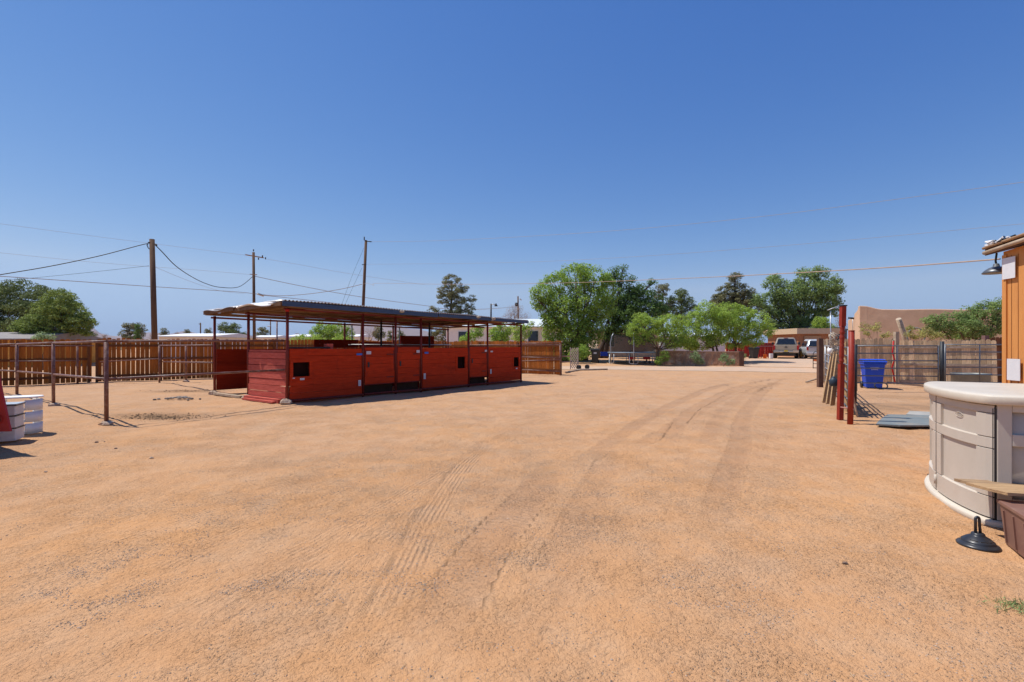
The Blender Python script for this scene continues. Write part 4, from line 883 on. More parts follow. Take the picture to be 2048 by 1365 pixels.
for k in range(16):
    s0 = rr.uniform(-.15, .25); pts = [q(s0+rr.uniform(-.06, .06)*i, -.1+rr.uniform(-.04, .05), zt(0)+.13+rr.uniform(-.03, .035)) for i in range(4)]
    (mb if k % 3 else mc).tube(pts, [.014, .02, .016, .008], 6)
rg = thing('rag', 'tangle of white and black rags on the corner of the orange shed roof', 'rags', q(0, -.1, zt(0)+.1)); mb.build('white_cloth', M_paper, rg); mc.build('black_cloth', M_black, rg)

# ---------------- resin shed ----------------
K0 = V(4.10, 4.16, 0); cd = V(.74, 1.40, 0).normalized(); CL = 1.62; cn = V(-cd.y, cd.x, 0); BUL = .17; DP = .98
def outl(n=40):
    pts = []
    for i in range(n+1):
        u = i/n; x = CL*u; b = BUL*(1-(2*u-1)**2)**.75 if 0 < u < 1 else 0
        pts.append(K0+cd*x+cn*b)
    return pts                                     # near corner -> far corner
front_pts = outl()
full = front_pts+[K0+cd*CL-cn*DP, K0-cn*DP]
def offset(poly, d):
    n = len(poly); out = []
    ctr = sum(poly, Vector())/n
    for i in range(n):
        a = poly[i-1]; b = poly[i]; c_ = poly[(i+1) % n]
        n1 = V((b-a).y, -(b-a).x, 0).normalized(); n2 = V((c_-b).y, -(c_-b).x, 0).normalized()
        m = (n1+n2).normalized(); s = d/max(.5, m.dot(n1))
        if m.dot(b-ctr) < 0: m = -m
        out.append(b+m*s)
    return out
def rings(mb, lst, smooth=True, cap=True):
    n = len(full); o = len(mb.v)
    for off, z in lst:
        for p in offset(full, off): mb.v.append((p.x, p.y, z))
    for i in range(len(lst)-1):
        for k in range(n):
            mb.f.append((o+i*n+k, o+i*n+(k+1) % n, o+(i+1)*n+(k+1) % n, o+(i+1)*n+k)); mb.sm.append(smooth)
    if cap:
        mb.f.append(tuple(o+(len(lst)-1)*n+k for k in range(n))); mb.sm.append(False)
        mb.f.append(tuple(o+n-1-k for k in range(n))); mb.sm.append(False)
    return mb
rs = thing('resin_storage_shed', 'beige plastic bow fronted storage shed with a cream lid', 'storage shed', V(K0.x, K0.y, 0))
gz0 = gheight(4.1, 4.5)
rings(MB(), [(.062, gz0-.02), (.066, gz0+.03), (.058, gz0+.048), (.0, gz0+.055)]).build('base', M_lid, rs)
rings(MB(), [(-.012, gz0+.05), (-.012, 1.07)]).build('body', M_resin, rs)
rings(MB(), [(.02, 1.044), (.064, 1.045), (.070, 1.052), (.072, 1.108), (.066, 1.120), (.050, 1.128), (.01, 1.132), (-.02, 1.134)]).build('lid', M_lid, rs)
def strip(mb, i0, i1, z0, z1, o0, o1, poly=None):
    pl = offset(full, o0)[:41]; pu = offset(full, o1)[:41]
    ids = list(range(i0, i1+1)); n = len(ids); o = len(mb.v)
    for k in ids:
        a, b = pl[k], pu[k]; mb.v += [(a.x, a.y, z0), (b.x, b.y, z0+.008), (b.x, b.y, z1-.008), (a.x, a.y, z1)]
    for k in range(n-1):
        q_ = o+4*k
        for j in range(3): mb.f.append((q_+j, q_+4+j, q_+5+j, q_+1+j)); mb.sm.append(False)
        mb.f.append((q_+3, q_+7, q_+4, q_)); mb.sm.append(False)
    mb.f.append((o, o+1, o+2, o+3)); mb.sm.append(False); e = o+4*(n-1); mb.f.append((e+3, e+2, e+1, e)); mb.sm.append(False)
def rdoor(i0, i1):
    sk = MB(); strip(sk, i0, i1, gz0+.06, 1.04, -.013, .004)
    d = sk.build('door', M_resin, rs)
    fr = MB(); T = .026
    wd2 = 3
    for z0, z1 in ((gz0+.06, .26), (.665, .765), (.965, 1.04)): strip(fr, i0, i1, z0, z1, .003, T)
    for a_, b_ in ((i0, i0+wd2+ (1 if i0 == 1 else 0)), (i1-wd2, i1)):
        for z0, z1 in ((.255, .67), (.76, .97)): strip(fr, a_, b_, z0, z1, .003, T)
    fr.build('raised_frame', M_resin, d); return d
dn = rdoor(0, 20); df = rdoor(21, 39)
sp = offset(full, .034)[20]; sp2 = offset(full, .05)[20]
MB().tube([V(sp.x, sp.y, gz0+.13), V(sp.x, sp.y, gz0+.22)], .014, 8).build('latch', M_resin, dn)
# oval badge
lp = offset(full, .008)
mb = MB(); m0 = lp[9]; tg = (lp[10]-lp[8]).normalized(); no_ = V(tg.y, -tg.x, 0); no_ = no_ if no_.dot(cn) > 0 else -no_
pts = [m0+no_*.002+tg*(.055*math.cos(t))+V(0, 0, .905+.022*math.sin(t)) for t in [i*math.pi/12 for i in range(25)]]
mb.tube(pts, .0028, 5); 
for i in range(6): mb.box(m0+no_*.002+tg*(-.032+.0125*i)+V(0, 0, .905), (.007, .003, .012), math.atan2(tg.y, tg.x))
mb.build('oval_badge', M_resin, dn)
# dark gap at near corner, then near side wall with recesses
MB().box(K0-cd*.016+cn*.006+V(0, 0, .53), (.012, .03, .96), math.atan2(cd.y, cd.x)).build('seam', M_black, rs)
side = MB(); sn = -cd; sd = -cn                     # side runs along -cn from K0, faces -cd
def sbox(s0, s1, z0, z1, t0, t1):
    a_ = K0+sd*s0; b_ = K0+sd*s1
    side.hexa([a_+sn*t1+V(0, 0, z0), b_+sn*t1+V(0, 0, z0), b_+sn*t0+V(0, 0, z0), a_+sn*t0+V(0, 0, z0)], [a_+sn*t1+V(0, 0, z1), b_+sn*t1+V(0, 0, z1), b_+sn*t0+V(0, 0, z1), a_+sn*t0+V(0, 0, z1)])
T1 = .028; T0 = -.014
sbox(.006, .10, gz0+.056, 1.045, T0, T1); sbox(.10, DP-.02, .985, 1.045, T0, T1-.001); sbox(.10, DP-.02, .70, .80, T0, T1-.001); sbox(.10, DP-.02, gz0+.056, .26, T0, T1-.001); sbox(DP-.1, DP-.02, .26, .985, T0, T1-.002)
side.build('side_frame', M_resin, rs, bevel=.006)

# umbrella base
ub = G(1956, 1092); ubz = gheight(ub.x, ub.y)
u_ = thing('umbrella_base', 'black dome shaped umbrella base with a hooked stem in front of the shed', 'umbrella base', V(ub.x, ub.y, ubz))
MB().lathe(V(ub.x, ub.y, ubz), [(q_[0]*.76, q_[1]*.8) for q_ in [(.160, 0), (.170, .004), (.171, .012), (.160, .022), (.136, .034), (.133, .036), (.133, .048), (.126, .054), (.095, .078), (.062, .096), (.058, .098), (.054, .116), (.046, .124), (.0, .126)]], 40).build('dome', M_blackd, u_)
cu = V(ub.x-.005, ub.y, ubz)
hk = [cu+V(-.014, 0, .08), cu+V(-.015, 0, .19)]+[cu+V(-.015*math.cos(t), .0, .20+.020*math.sin(t)) for t in (0, .5, 1, 1.57, 2.1, 2.6, 3.14)]+[cu+V(.017, 0, .15), cu+V(.022, -.004, .085)]
MB().tube(hk, .0095, 10).build('hook', M_blackd, u_)
for ang in (-1.9, -1.2, -2.6): 
    MB().box(V(ub.x, ub.y, ubz+.0495)+V(math.cos(ang)*.073, math.sin(ang)*.073, 0), (.045, .025, .012), ang+math.pi/2).build('relief_panel', M_blackd, u_)

# tote with planks
tA = G(2010, 1092); tB = G(2042, 1117)
td_ = V(tB.x-tA.x, tB.y-tA.y, 0).normalized(); tn = V(-td_.y, td_.x, 0); tn = tn if tn.x > 0 else -tn
tt = thing('storage_tote', 'brown plastic storage tote under loose planks at the right edge', 'tote', V(tA.x, tA.y, 0))
def frus(o, L, W, z0, z1, fl, mb):
    q_ = lambda s, t, z, e: o+td_*(s+(-e if s == 0 else e))+tn*(t+(-e if t == 0 else e))+V(0, 0, z)
    return mb.hexa([q_(0, 0, z0, 0), q_(L, 0, z0, 0), q_(L, W, z0, 0), q_(0, W, z0, 0)], [q_(0, 0, z1, fl), q_(L, 0, z1, fl), q_(L, W, z1, fl), q_(0, W, z1, fl)])
tz = gheight(tA.x, tA.y)
frus(tA, .42, .62, tz, tz+.33, .028, MB()).build('tub', M_tote, tt, bevel=.012)
mb = MB(); frus(tA-td_*.038-tn*.038, .496, .696, tz+.305, tz+.335, 0, mb); mb.build('lid', M_tote, tt, bevel=.006)
for s in (.05, .2, .36): MB().beam(tA+td_*s-tn*.008+V(0, 0, tz+.03), tA+td_*s-tn*.026+V(0, 0, tz+.27), .012, .012).build('rib', M_tote, tt)
for k, (p0, p1, lb) in enumerate([(P(1946, 974, 4.10), P(2150, 1000, 3.99), 'rough brown plank laid across the tote, the farther of two'), (P(1972, 992, 3.86), P(2150, 1010, 3.76), 'rough brown plank laid across the tote, the nearer of two')]):
    z = tz+.350+k*.034; p0 = V(p0.x, p0.y, z+.01); p1 = V(p1.x, p1.y, z-.004)
    d = (p1-p0).normalized(); n = V(-d.y, d.x, 0)*.135
    tag(MB().prism([p0-d*.06+n*.9, p0-d*.02, p0+d*.05-n, p1-n, p1+n], V(0, 0, .022)).build('plank', M_wood if k else mat('grey_brown_lumber', (.40, .27, .15), (.26, .16, .09), rough=.85, scale=5, bump=.4, bscale=18, stretch=(1, 6, 6))), lb, 'plank', 'planks on the brown tote')
# grass tuft
g = G(2040, 1222); VV = []
r = np.random.default_rng(3); n = 260; p = np.stack([g.x+r.normal(0, .07, n), g.y+r.normal(0, .05, n), np.full(n, gheight(g.x, g.y)+.012)], -1)
o = quads_mesh('grass', leaf_quads(p, r.normal(size=(n, 3))+np.array([0, -.3, .2]), .035, .005, r, (0, 0, .8)), leafmat('grass_blades', (.16, .2, .07), (.1, .13, .05), .3), None, (0, 0, 0)); tag(o, 'small green tuft of grass at the right edge of the sand', 'grass', kind='stuff')
# straw bits
r = np.random.default_rng(8); mb = MB()
for k in range(150):
    x, y = reg_near(r); a = r.uniform(0, 6.3); l = r.uniform(.01, .045); z = gheight(x, y)+.006
    mb.tube([V(x, y, z), V(x+math.cos(a)*l, y+math.sin(a)*l, z+.002)], .0012, 4)
tag(mb.build('straw', mat('dry_straw', (.62, .48, .28), rough=.8)), 'scattered dry straw bits on the sand', 'straw', kind='stuff')

# ---------------- gate posts and right corral ----------------
g1 = G(1680, 839); z1 = gheight(g1.x, g1.y); tp = thing('turned_post', 'tall red turned timber post with carved grooves at the gateway', 'post', V(g1.x, g1.y, z1))
tw = .045
def sq(r_, z): return (r_, z)
pr = MB(); top = P(1686, 612, g1.y)
ax = lambda z: V(g1.x+(top.x-g1.x)*z/2.4, g1.y, z1+z)
M_rp = mat('red_post_paint', (.33, .034, .014), (.24, .024, .011), rough=.55, scale=6, c3=(.30, .08, .05), s3=7, t3=(.6, .75))
MB().beam(ax(0), ax(1.16), tw*2, tw*2).build('lower_block', M_rp, tp); MB().beam(ax(1.95), ax(2.36), tw*2, tw*2).build('upper_block', M_rp, tp)
mb = MB(); prof_ = []
segs = [(1.16, .058), (1.18, .04), (1.21, .06), (1.24, .062), (1.27, .045), (1.30, .055), (1.34, .060), (1.50, .052), (1.56, .058), (1.58, .044), (1.61, .06), (1.64, .046), (1.68, .060), (1.74, .060), (1.77, .042), (1.80, .06), (1.84, .060), (1.87, .044), (1.91, .058), (1.95, .058)]
mb.tube([ax(z) for z, _ in segs], [r_*.80 for _, r_ in segs], 16); mb.build('turning', M_rp, tp)
MB().box(ax(2.375), (.11, .11, .025)).build('cap', M_dpipe, tp)
g2 = G(1700, 847); z2 = gheight(g2.x, g2.y); gp = thing('round_post', 'shorter round red post beside the tall turned one', 'post', V(g2.x, g2.y, z2))
MB().tube([V(g2.x, g2.y, z2-.05), V(g2.x+.03, g2.y, z2+.9), V(g2.x+.03, g2.y, 1.82)], .052, 18).build('shaft', M_rp, gp)
MB().tube([V(g2.x+.03, g2.y, 1.82), V(g2.x+.03, g2.y, 1.835)], .055, 18).build('cap', M_rp, gp)
MB().tube([V(g1.x-.03, g1.y-.07, .26), V(g2.x+.03, g2.y-.065, .285)], .014, 8).build('tie_bar', mat('pale_red_bar', (.5, .22, .18)), gp)
g = G(1657, 1); 
# dark pipe post behind + corral panels toward the brown post
W0 = V(7.15, 10.4, 0); W1 = V(11.75, 18.4, 0); wdv = (W1-W0).normalized()
def panel(label, a, b, zs, m, rr_=.019, group='pipe corral panels', ends=True):
    root = thing('corral_panel', label, 'corral panel', V(a.x, a.y, 0), 0, group)
    za = gheight(a.x, a.y)
    for z in zs: MB().tube([V(a.x, a.y, za+z), V(b.x, b.y, za+z)], rr_, 8).build('rail', m, root)
    for p_ in ((a, b) if ends else ()): MB().tube([V(p_.x, p_.y, za+.03), V(p_.x, p_.y, za+zs[-1]+.02)], rr_*1.3, 8).build('upright', m, root)
    mid = (a+b)/2; MB().tube([V(mid.x, mid.y, za+zs[0]), V(mid.x, mid.y, za+zs[-1])], rr_*.9, 8).build('upright', m, root)
    return root
zz6 = (.22, .46, .71, .95, 1.19, 1.48)
panel('galvanised pipe panel nearest the brown timber post', W0+wdv*5.2, W1-wdv*.25, (.2, .45, .7, .95, 1.2, 1.5), M_gpipe)
panel('dark pipe panel behind the two red posts', W0+wdv*.1, W0+wdv*2.9, (.18, .36, .54, .72, .9, 1.1, 1.3, 1.48), M_pipe, .016)
panel('dark pipe panel midway between the red posts and the brown post', W0+wdv*2.95, W0+wdv*5.1, (.2, .45, .7, .95, 1.2, 1.45), M_pipe, .018)
dp = G(1709, 806); tag(MB().tube([V(dp.x, dp.y, 0), V(dp.x+.02, dp.y, 1.56)], .05, 12).build('pipe_post', M_dpipe), 'dark upright pipe post just right of the red posts', 'post')
# stacked boards behind posts inside (dark sheets)
sb = thing('board_stack', 'old dark boards leaning behind the red gate posts', 'boards', W0+V(.2, -.2, 0))
for k in range(9):
    a_ = W0+wdv*(.12+.27*k)+V(.14+.02*(k%3), -.07, 0); hh_ = .62+.09*((k*7)%5); MB().prism([a_+V(0, 0, .02), a_+wdv*.25+V(0, 0, .02), a_+wdv*.25+V(-.10, .05, hh_), a_+V(-.10, .05, hh_+.05)], V(.02, -.01, 0)).build('board', (M_graybeam, M_rail, M_trim)[k % 3], sb)
# front gates
pg = M_pipe
GA_ = A2(1713, 16.3); GB_ = A2(1883, 15.9); GC_ = A2(2030, 15.6)
panel('grey six rail pipe gate panel in front of the blue bin', GA_, GB_-V(.1, 0, 0), (.30, .54, .79, 1.04, 1.28, 1.53), pg, .019)
panel('grey six rail pipe gate panel between the pipe post and the orange shed', GB_+V(.12, 0, 0), GC_, (.31, .56, .80, 1.05, 1.29, 1.53), pg, .019)
gq = A2(1884, 15.85); tag(MB().tube([V(gq.x, gq.y, -.05), V(gq.x, gq.y, 1.66)], .058, 14).build('pipe_post', M_dpipe), 'thick grey pipe post joining the two pipe gate panels', 'post')
# brown timber post
bp = G(1640, 775); tag(MB().beam(V(bp.x, bp.y, 0), V(bp.x, bp.y, 1.78), .16, .14, up=(0, 1, 0)).build('timber_post', M_trim), 'square brown timber post at the far end of the pipe panels', 'post')
tag(MB().beam(V(bp.x+.2, bp.y-.15, 0), V(bp.x+.2, bp.y-.15, 1.74), .09, .09, up=(0, 1, 0)).build('timber_post', M_graybeam), 'slim grey timber post against the square brown one', 'post')
# leaning lumber
for k, (bx, tx, ty, lb) in enumerate([(1648, 1669, 694, 'left leaning board of three at the gate posts'), (1656, 1674, 690, 'middle leaning board of three at the gate posts'), (1664, 1678, 702, 'right leaning board of three at the gate posts')]):
    b_ = G(bx, 806+3*k); t_ = P(tx, ty, b_.y+.45); tag(MB().beam(V(b_.x, b_.y, .0), t_, .15, .03, up=(.3, -1, 0)).build('leaning_board', M_wood), lb, 'board', 'boards leaning at the gate posts')
b_ = A2(1693, 11.3); tag(MB().beam(V(b_.x, b_.y, 0), V(b_.x+.04, b_.y+.1, 1.62), .04, .09, up=(0, 1, 0)).build('leaning_board', M_wood), 'narrow upright board standing between the two red posts', 'board')
# rope tangle
rr = random.Random(9); mb = MB()
for k in range(10):
    c_ = P(1668+rr.uniform(-4, 4), 684, 11.2); pts = [c_+V(rr.uniform(-.10, .10), rr.uniform(-.08, .08), .18-.075*i+rr.uniform(-.04, .04)) for i in range(7)]
    mb.tube(pts, .010, 5)
tag(mb.build('rope_bundle', M_rope), 'bundle of pale rope hung on the tall red post', 'rope')
jg = P(1667, 764, 11.0); tag(MB().lathe(V(jg.x, jg.y, jg.z-.1), [(.06, 0), (.085, .03), (.09, .13), (.05, .18), (.03, .2), (.03, .22)], 14).build('jug', mat('dark_blue_jug', (.03, .05, .07), rough=.5)), 'dark jug hanging behind the leaning boards', 'jug')
tag(MB().tube([P(1660, 697, 12.2), P(1660, 708, 12.2)], .055, 12).build('can', M_white), 'small white can fixed on the pipe panel', 'can')
tag(MB().tube([G(1612, 766)+V(0, 0, .03), G(1640, 762)+V(0, 0, .12)], .035, 7).build('stick', M_graybeam), 'grey stick lying on the ground by the brown timber post', 'stick')

# weathered fences at right
WF0 = V(12.7, 20.1, 0); WF1 = V(15.0, 19.3, 0); WF2 = V(17.8, 18.0, 0)
picket_fence('picket_fence', 'weathered grey picket fence behind the blue bin', [WF0, WF1], 1.80, M_gray, M_graybeam, gap=.008, rails=(.30, .85, 1.52), lean=-.04, dog=.05, seed=11, postm=M_graybeam)
picket_fence('picket_fence', 'sun bleached picket fence section right of the bin with dark cross rails', [WF1+V(.12, -.02, 0), WF2], 1.72, M_gray, M_graybeam, gap=.004, rails=(.12, .78, 1.45), dog=.05, seed=12, posts=False, lean=-.07)
q_ = WF1+V(.04, -.12, 0); tag(MB().box((q_.x, q_.y, 1.03), (.13, .13, 2.06)).build('timber_post', M_graybeam), 'weathered fence post standing above the grey pickets', 'post')
DF0 = A2(1968, 18.6); picket_fence('picket_fence', 'dark stained picket fence next to the orange shed', [DF0, DF0+V(3, -.1, 0)], 1.80, mat('dark_stained_pickets', (.21, .085, .035), (.13, .05, .02), rough=.8, stretch=(6, 6, .7), island=.25), M_rail, gap=.006, rails=(.3, 1.5), seed=13, posts=False)
q_ = DF0+V(-.05, -.1, 0); tag(MB().box((q_.x, q_.y, .95), (.15, .15, 1.9)).build('timber_post', mat('mauve_brown_post', (.24, .13, .11), rough=.85)), 'thick brown post at the left end of the dark stained fence', 'post')
# low rubble between them
mb = MB()
for k in range(34): mb.rock((17.9+random.uniform(0, 2.0), 20.6+random.uniform(-.2, .2), random.uniform(.1, 1.25)), (.5, .35, .28), k+70)
tag(mb.build('rubble_wall', mat('tan_rubble', (.46, .27, .16), (.32, .18, .10), rough=.95, island=.2)), 'low tan rubble wall in the gap between the right fences', 'wall')
tag(MB().beam(V(16.5, 20.3, 1.66), V(19.6, 20.1, 1.72), .04, .09).build('long_plank', M_graybeam), 'long plank bridging the gap above the rubble wall', 'plank')
# stock tank
tkc = A2(1941, 17.2); tk = thing('stock_tank', 'round grey galvanised stock tank behind the pipe gate', 'stock tank', V(tkc.x, tkc.y, 0))
MB().lathe(V(tkc.x, tkc.y, 0), [(.50, 0), (.52, .03), (.52, .50), (.55, .52), (.55, .55), (.50, .55), (.49, .30), (.0, .30)], 28).build('tub', mat('tank_metal', (.22, .23, .22), (.16, .17, .16), rough=.5, metal=.4), tk)
# blue recycling bin
def wheelie(name, label, loc, rz, m, cat='bin', labelm=None):
    r_ = thing(name, label, cat, loc, rz)
    def hx(x0, x1, y0, y1, z0, X0, X1, Y0, Y1, z1): return MB().hexa([V(x0, y0, z0), V(x1, y0, z0), V(x1, y1, z0), V(x0, y1, z0)], [V(X0, Y0, z1), V(X1, Y0, z1), V(X1, Y1, z1), V(X0, Y1, z1)])
    hx(-.24, .24, -.22, .24, .03, -.31, .31, -.32, .34, .92).build('tub', m, r_, False, bevel=.03)
    hx(-.335, .335, -.345, .365, .86, -.335, .335, -.345, .365, .925).build('rim', m, r_, False, bevel=.012)
    lid = MB(); lid.prism([V(-.35, -.38, .93), V(-.35, .40, .93), V(-.35, .40, .99), V(-.35, .15, 1.05), V(-.35, -.2, 1.04), V(-.35, -.38, .97)], V(.70, 0, 0)); lid.build('lid', m, r_, False, bevel=.012)
    MB().tube([V(-.22, .42, .95), V(.22, .42, .95)], .018).build('handle', m, r_, False)
    for s in (-1, 1): MB().tube([V(s*.25, .24, .12), V(s*.31, .24, .12)], .12, 18).build('wheel', M_black, r_, False)
    return r_
bl = A2(1745, 17.6); b_ = wheelie('recycling_bin', 'bright blue wheeled recycling bin with its lid shut behind the pipe gate', V(bl.x, bl.y, gheight(bl.x, bl.y)), R(-24), M_bin, 'recycling bin')
mb = MB()
for i, (z, w_) in enumerate(((.76, .26), (.72, .30), (.68, .2))):
    n_ = 9
    for k in range(n_): mb.box((-.0+(k-(n_-1)/2)*w_/n_, -.312-.001*i+.02*i*.35-.0, z), (w_/n_*.62, .006, .018))
mb.build('printed_label', M_white, b_, False)
# hose coil
c_ = P(1762, 771, 17.0); pts = [V(c_.x+.22*math.cos(t)*(1+.1*math.sin(t*3.3)), c_.y+.08*math.sin(t), .13+.12*math.sin(t+.01*t)) for t in [i*.35 for i in range(80)]]
tag(MB().tube(pts, .008, 5).build('hose_coil', M_dpipe), 'loose dark wire coil on the ground right of the blue bin', 'coil')
tag(MB().beam(P(1775, 765, 17.8), P(1850, 773, 17.8), .05, .06).build('fallen_board', M_graybeam), 'grey board lying at the foot of the bleached fence', 'board')
# red lead rope on the grey post
tag(MB().tube([P(1787, 683, 18.9), P(1785, 705, 18.8), P(1789, 720, 18.8), P(1784, 735, 18.8), P(1790, 765, 18.8)], .03, 6).build('red_rope', M_red), 'red rope hanging down the weathered fence post', 'rope')
# mats
def slab(name, pix, m, z, label, cat='mat'):
    pts = [G(a_, b_) for a_, b_ in pix]; pts = [V(p_.x, p_.y, z) for p_ in pts]
    tag(MB().prism(pts, V(0, 0, -.03)).build(name, m), label, cat)
slab('rubber_mat', [(1752, 855), (1800, 858), (1880, 858), (1890, 838), (1820, 836), (1775, 835), (1768, 840), (1758, 848)], M_rubber, .065, 'grey green rubber mat on the ground left of the beige shed')
slab('plywood_sheet', [(1812, 834), (1900, 839), (1900, 831), (1842, 828), (1820, 827)], mat('pale_sheet', (.42, .40, .35), rough=.8), .055, 'pale worn sheet lying just beyond the rubber mat', 'sheet')

# ---------------- far right yard: truck, suv, bins ----------------
def wheel(x, y, rad, wd, par):
    w_ = MB().tube([V(x-wd/2, y, rad), V(x+wd/2, y, rad)], rad, 22).build('wheel', M_tyre, par, False, bevel=.02)
    MB().tube([V(x-wd/2-.012, y, rad), V(x+wd/2+.012, y, rad)], rad*.6, 18).build('rim', M_chrome, w_, False)
def sect_loft(mb, secs):     # list of (y, [(x,z)...]) closed symmetric outlines
    n = len(secs[0][1]); o = len(mb.v)
    for y, pr_ in secs: mb.v += [(x, y, z) for x, z in pr_]
    for i in range(len(secs)-1):
        for k in range(n): mb.f.append((o+i*n+k, o+i*n+(k+1) % n, o+(i+1)*n+(k+1) % n, o+(i+1)*n+k)); mb.sm.append(False)
    mb.f.append(tuple(o+k for k in range(n-1, -1, -1))); mb.sm.append(False)
    mb.f.append(tuple(o+(len(secs)-1)*n+k for k in range(n))); mb.sm.append(False); return mb
tx = A2(1572, 43.9); trk = thing('pickup_truck', 'champagne pickup truck parked with its tailgate toward the yard', 'pickup truck', V(tx.x, tx.y, gheight(tx.x, tx.y)), R(-29))
def low(w_, zt_): return [(-w_*.94, .52), (w_*.94, .52), (w_, .75), (w_, 1.0), (w_*.965, zt_), (-w_*.965, zt_), (-w_, 1.0), (-w_, .75)]
sect_loft(MB(), [(0, low(.99, 1.22)), (1.9, low(1.01, 1.24))]).build('bed', M_truck, trk, False, bevel=.03)
sect_loft(MB(), [(1.93, low(1.01, 1.26)), (4.2, low(1.01, 1.22)), (5.5, low(.97, 1.12)), (5.8, low(.88, 1.0))]).build('body', M_truck, trk, False, bevel=.03)
def cabp(w0, w1, z0, z1): return [(-w0, z0), (w0, z0), (w1, z1-.1), (w1-.12, z1), (-w1+.12, z1), (-w1, z1-.1)]
sect_loft(MB(), [(1.95, cabp(.93, .86, 1.24, 1.42)), (2.12, cabp(.93, .74, 1.24, 1.90)), (3.3, cabp(.93, .76, 1.24, 1.94)), (4.0, cabp(.93, .84, 1.22, 1.46))]).build('cab', M_truck, trk, False, bevel=.04)
MB().hexa([V(-.76, 1.90, 1.30), V(.76, 1.90, 1.30), V(.76, 1.97, 1.30), V(-.76, 1.97, 1.30)], [V(-.62, 2.03, 1.80), V(.62, 2.03, 1.80), V(.62, 2.12, 1.80), V(-.62, 2.12, 1.80)]).build('rear_window', M_glass, trk, False)
MB().box((0, 2.09, 1.885), (.34, .04, .035)).build('brake_light', M_tail, trk, False)
for s in (-1, 1):
    MB().hexa([V(s*.915, 2.3, 1.34), V(s*.935, 2.3, 1.34), V(s*.935, 3.8, 1.34), V(s*.915, 3.8, 1.34)], [V(s*.80, 2.4, 1.78), V(s*.82, 2.4, 1.78), V(s*.82, 3.3, 1.80), V(s*.80, 3.3, 1.80)]).build('side_window', M_glass, trk, False)
    MB().box((s*1.10, 3.75, 1.38), (.2, .1, .22)).build('mirror', M_black, trk, False, bevel=.03)
    MB().box((s*.93, -.02, 1.0), (.15, .07, .40)).build('tail_light', M_tail, trk, False, bevel=.02)
    wheel(s*.86, 1.15, .40, .28, trk); wheel(s*.86, 4.65, .40, .28, trk)
tg_ = MB(); tg_.box((0, -.015, 1.0), (1.66, .05, .44)); tgo = tg_.build('tailgate', M_truck, trk, False, bevel=.015)
MB().box((0, -.05, 1.12), (.16, .025, .04)).build('handle', M_dpipe, tgo, False)
MB().prism([V(-.13, -.046, 1.0), V(-.05, -.046, 1.0), V(-.05, -.046, .98), V(.05, -.046, .98), V(.05, -.046, 1.0), V(.13, -.046, 1.0), V(.13, -.046, 1.035), V(.05, -.046, 1.035), V(.05, -.046, 1.055), V(-.05, -.046, 1.055), V(-.05, -.046, 1.035), V(-.13, -.046, 1.035)], V(0, -.012, 0)).build('emblem', M_dpipe, tgo, False)
MB().prism([V(-.75, -.042, .86), V(.75, -.042, .86), V(.75, -.042, 1.10), V(-.75, -.042, 1.10)], V(0, -.004, 0)).build('pressed_panel', M_truck, tgo, False)
for s in (-1, 1): MB().prism([V(s*.55, -.16, .58), V(s*.98, -.12, .58), V(s*.98, -.12, .74), V(s*.55, -.16, .76)][::s], V(0, .1, 0)).build('bumper_end', M_chrome, trk, False)
MB().box((0, -.10, .66), (1.10, .14, .10)).build('bumper', M_chrome, trk, False, bevel=.02)
MB().box((0, -.175, .70), (.30, .01, .13)).build('licence_plate', M_yplate, trk, False)
MB().box((0, -.12, .54), (.5, .1, .1)).build('hitch', M_black, trk, False, bevel=.02)
MB().box((0, 2.5, .42), (1.5, 4.6, .34)).build('chassis', M_black, trk, False)
sx = A2(1636, 43.2); suv = thing('suv_car', 'silver station wagon parked beside the truck, half hidden by posts', 'car', V(sx.x, sx.y, gheight(sx.x, sx.y)), R(-22))
def lo2(w_, zt_): return [(-w_*.93, .32), (w_*.93, .32), (w_, .55), (w_, .85), (w_*.95, zt_), (-w_*.95, zt_), (-w_, .85), (-w_, .55)]
sect_loft(MB(), [(0, lo2(.90, 1.02)), (.6, lo2(.93, 1.06)), (3.4, lo2(.93, 1.04)), (4.5, lo2(.86, .88))]).build('body', M_suv, suv, False, bevel=.05)
sect_loft(MB(), [(.02, cabp(.86, .82, 1.02, 1.2)), (.32, cabp(.86, .66, 1.04, 1.72)), (2.4, cabp(.86, .68, 1.04, 1.78)), (3.3, cabp(.86, .78, 1.02, 1.2))]).build('cab', M_suv, suv, False, bevel=.05)
MB().hexa([V(-.72, -.05, 1.10), V(.72, -.05, 1.10), V(.72, .03, 1.10), V(-.72, .03, 1.10)], [V(-.60, .19, 1.60), V(.60, .19, 1.60), V(.60, .28, 1.60), V(-.60, .28, 1.60)]).build('rear_window', M_glass, suv, False)
for s in (-1, 1):
    MB().box((s*.80, -.02, .92), (.16, .06, .30)).build('tail_light', M_tail, suv, False, bevel=.02)
    MB().hexa([V(s*.845, .5, 1.12), V(s*.865, .5, 1.12), V(s*.865, 2.9, 1.12), V(s*.845, 2.9, 1.12)], [V(s*.72, .6, 1.6), V(s*.74, .6, 1.6), V(s*.74, 2.4, 1.62), V(s*.72, 2.4, 1.62)]).build('side_window', M_glass, suv, False)
    wheel(s*.80, .9, .33, .22, suv); wheel(s*.80, 3.5, .33, .22, suv)
MB().box((0, -.07, .50), (1.74, .16, .22)).build('bumper', M_suv, suv, False, bevel=.04)
MB().box((0, -.16, .72), (.3, .01, .12)).build('licence_plate', M_yplate, suv, False)
tc = A2(1508, 44.2); wheelie('trash_can', 'black wheeled trash can standing left of the red rail pen', V(tc.x, tc.y, gheight(tc.x, tc.y)), R(10), M_black, 'trash can')
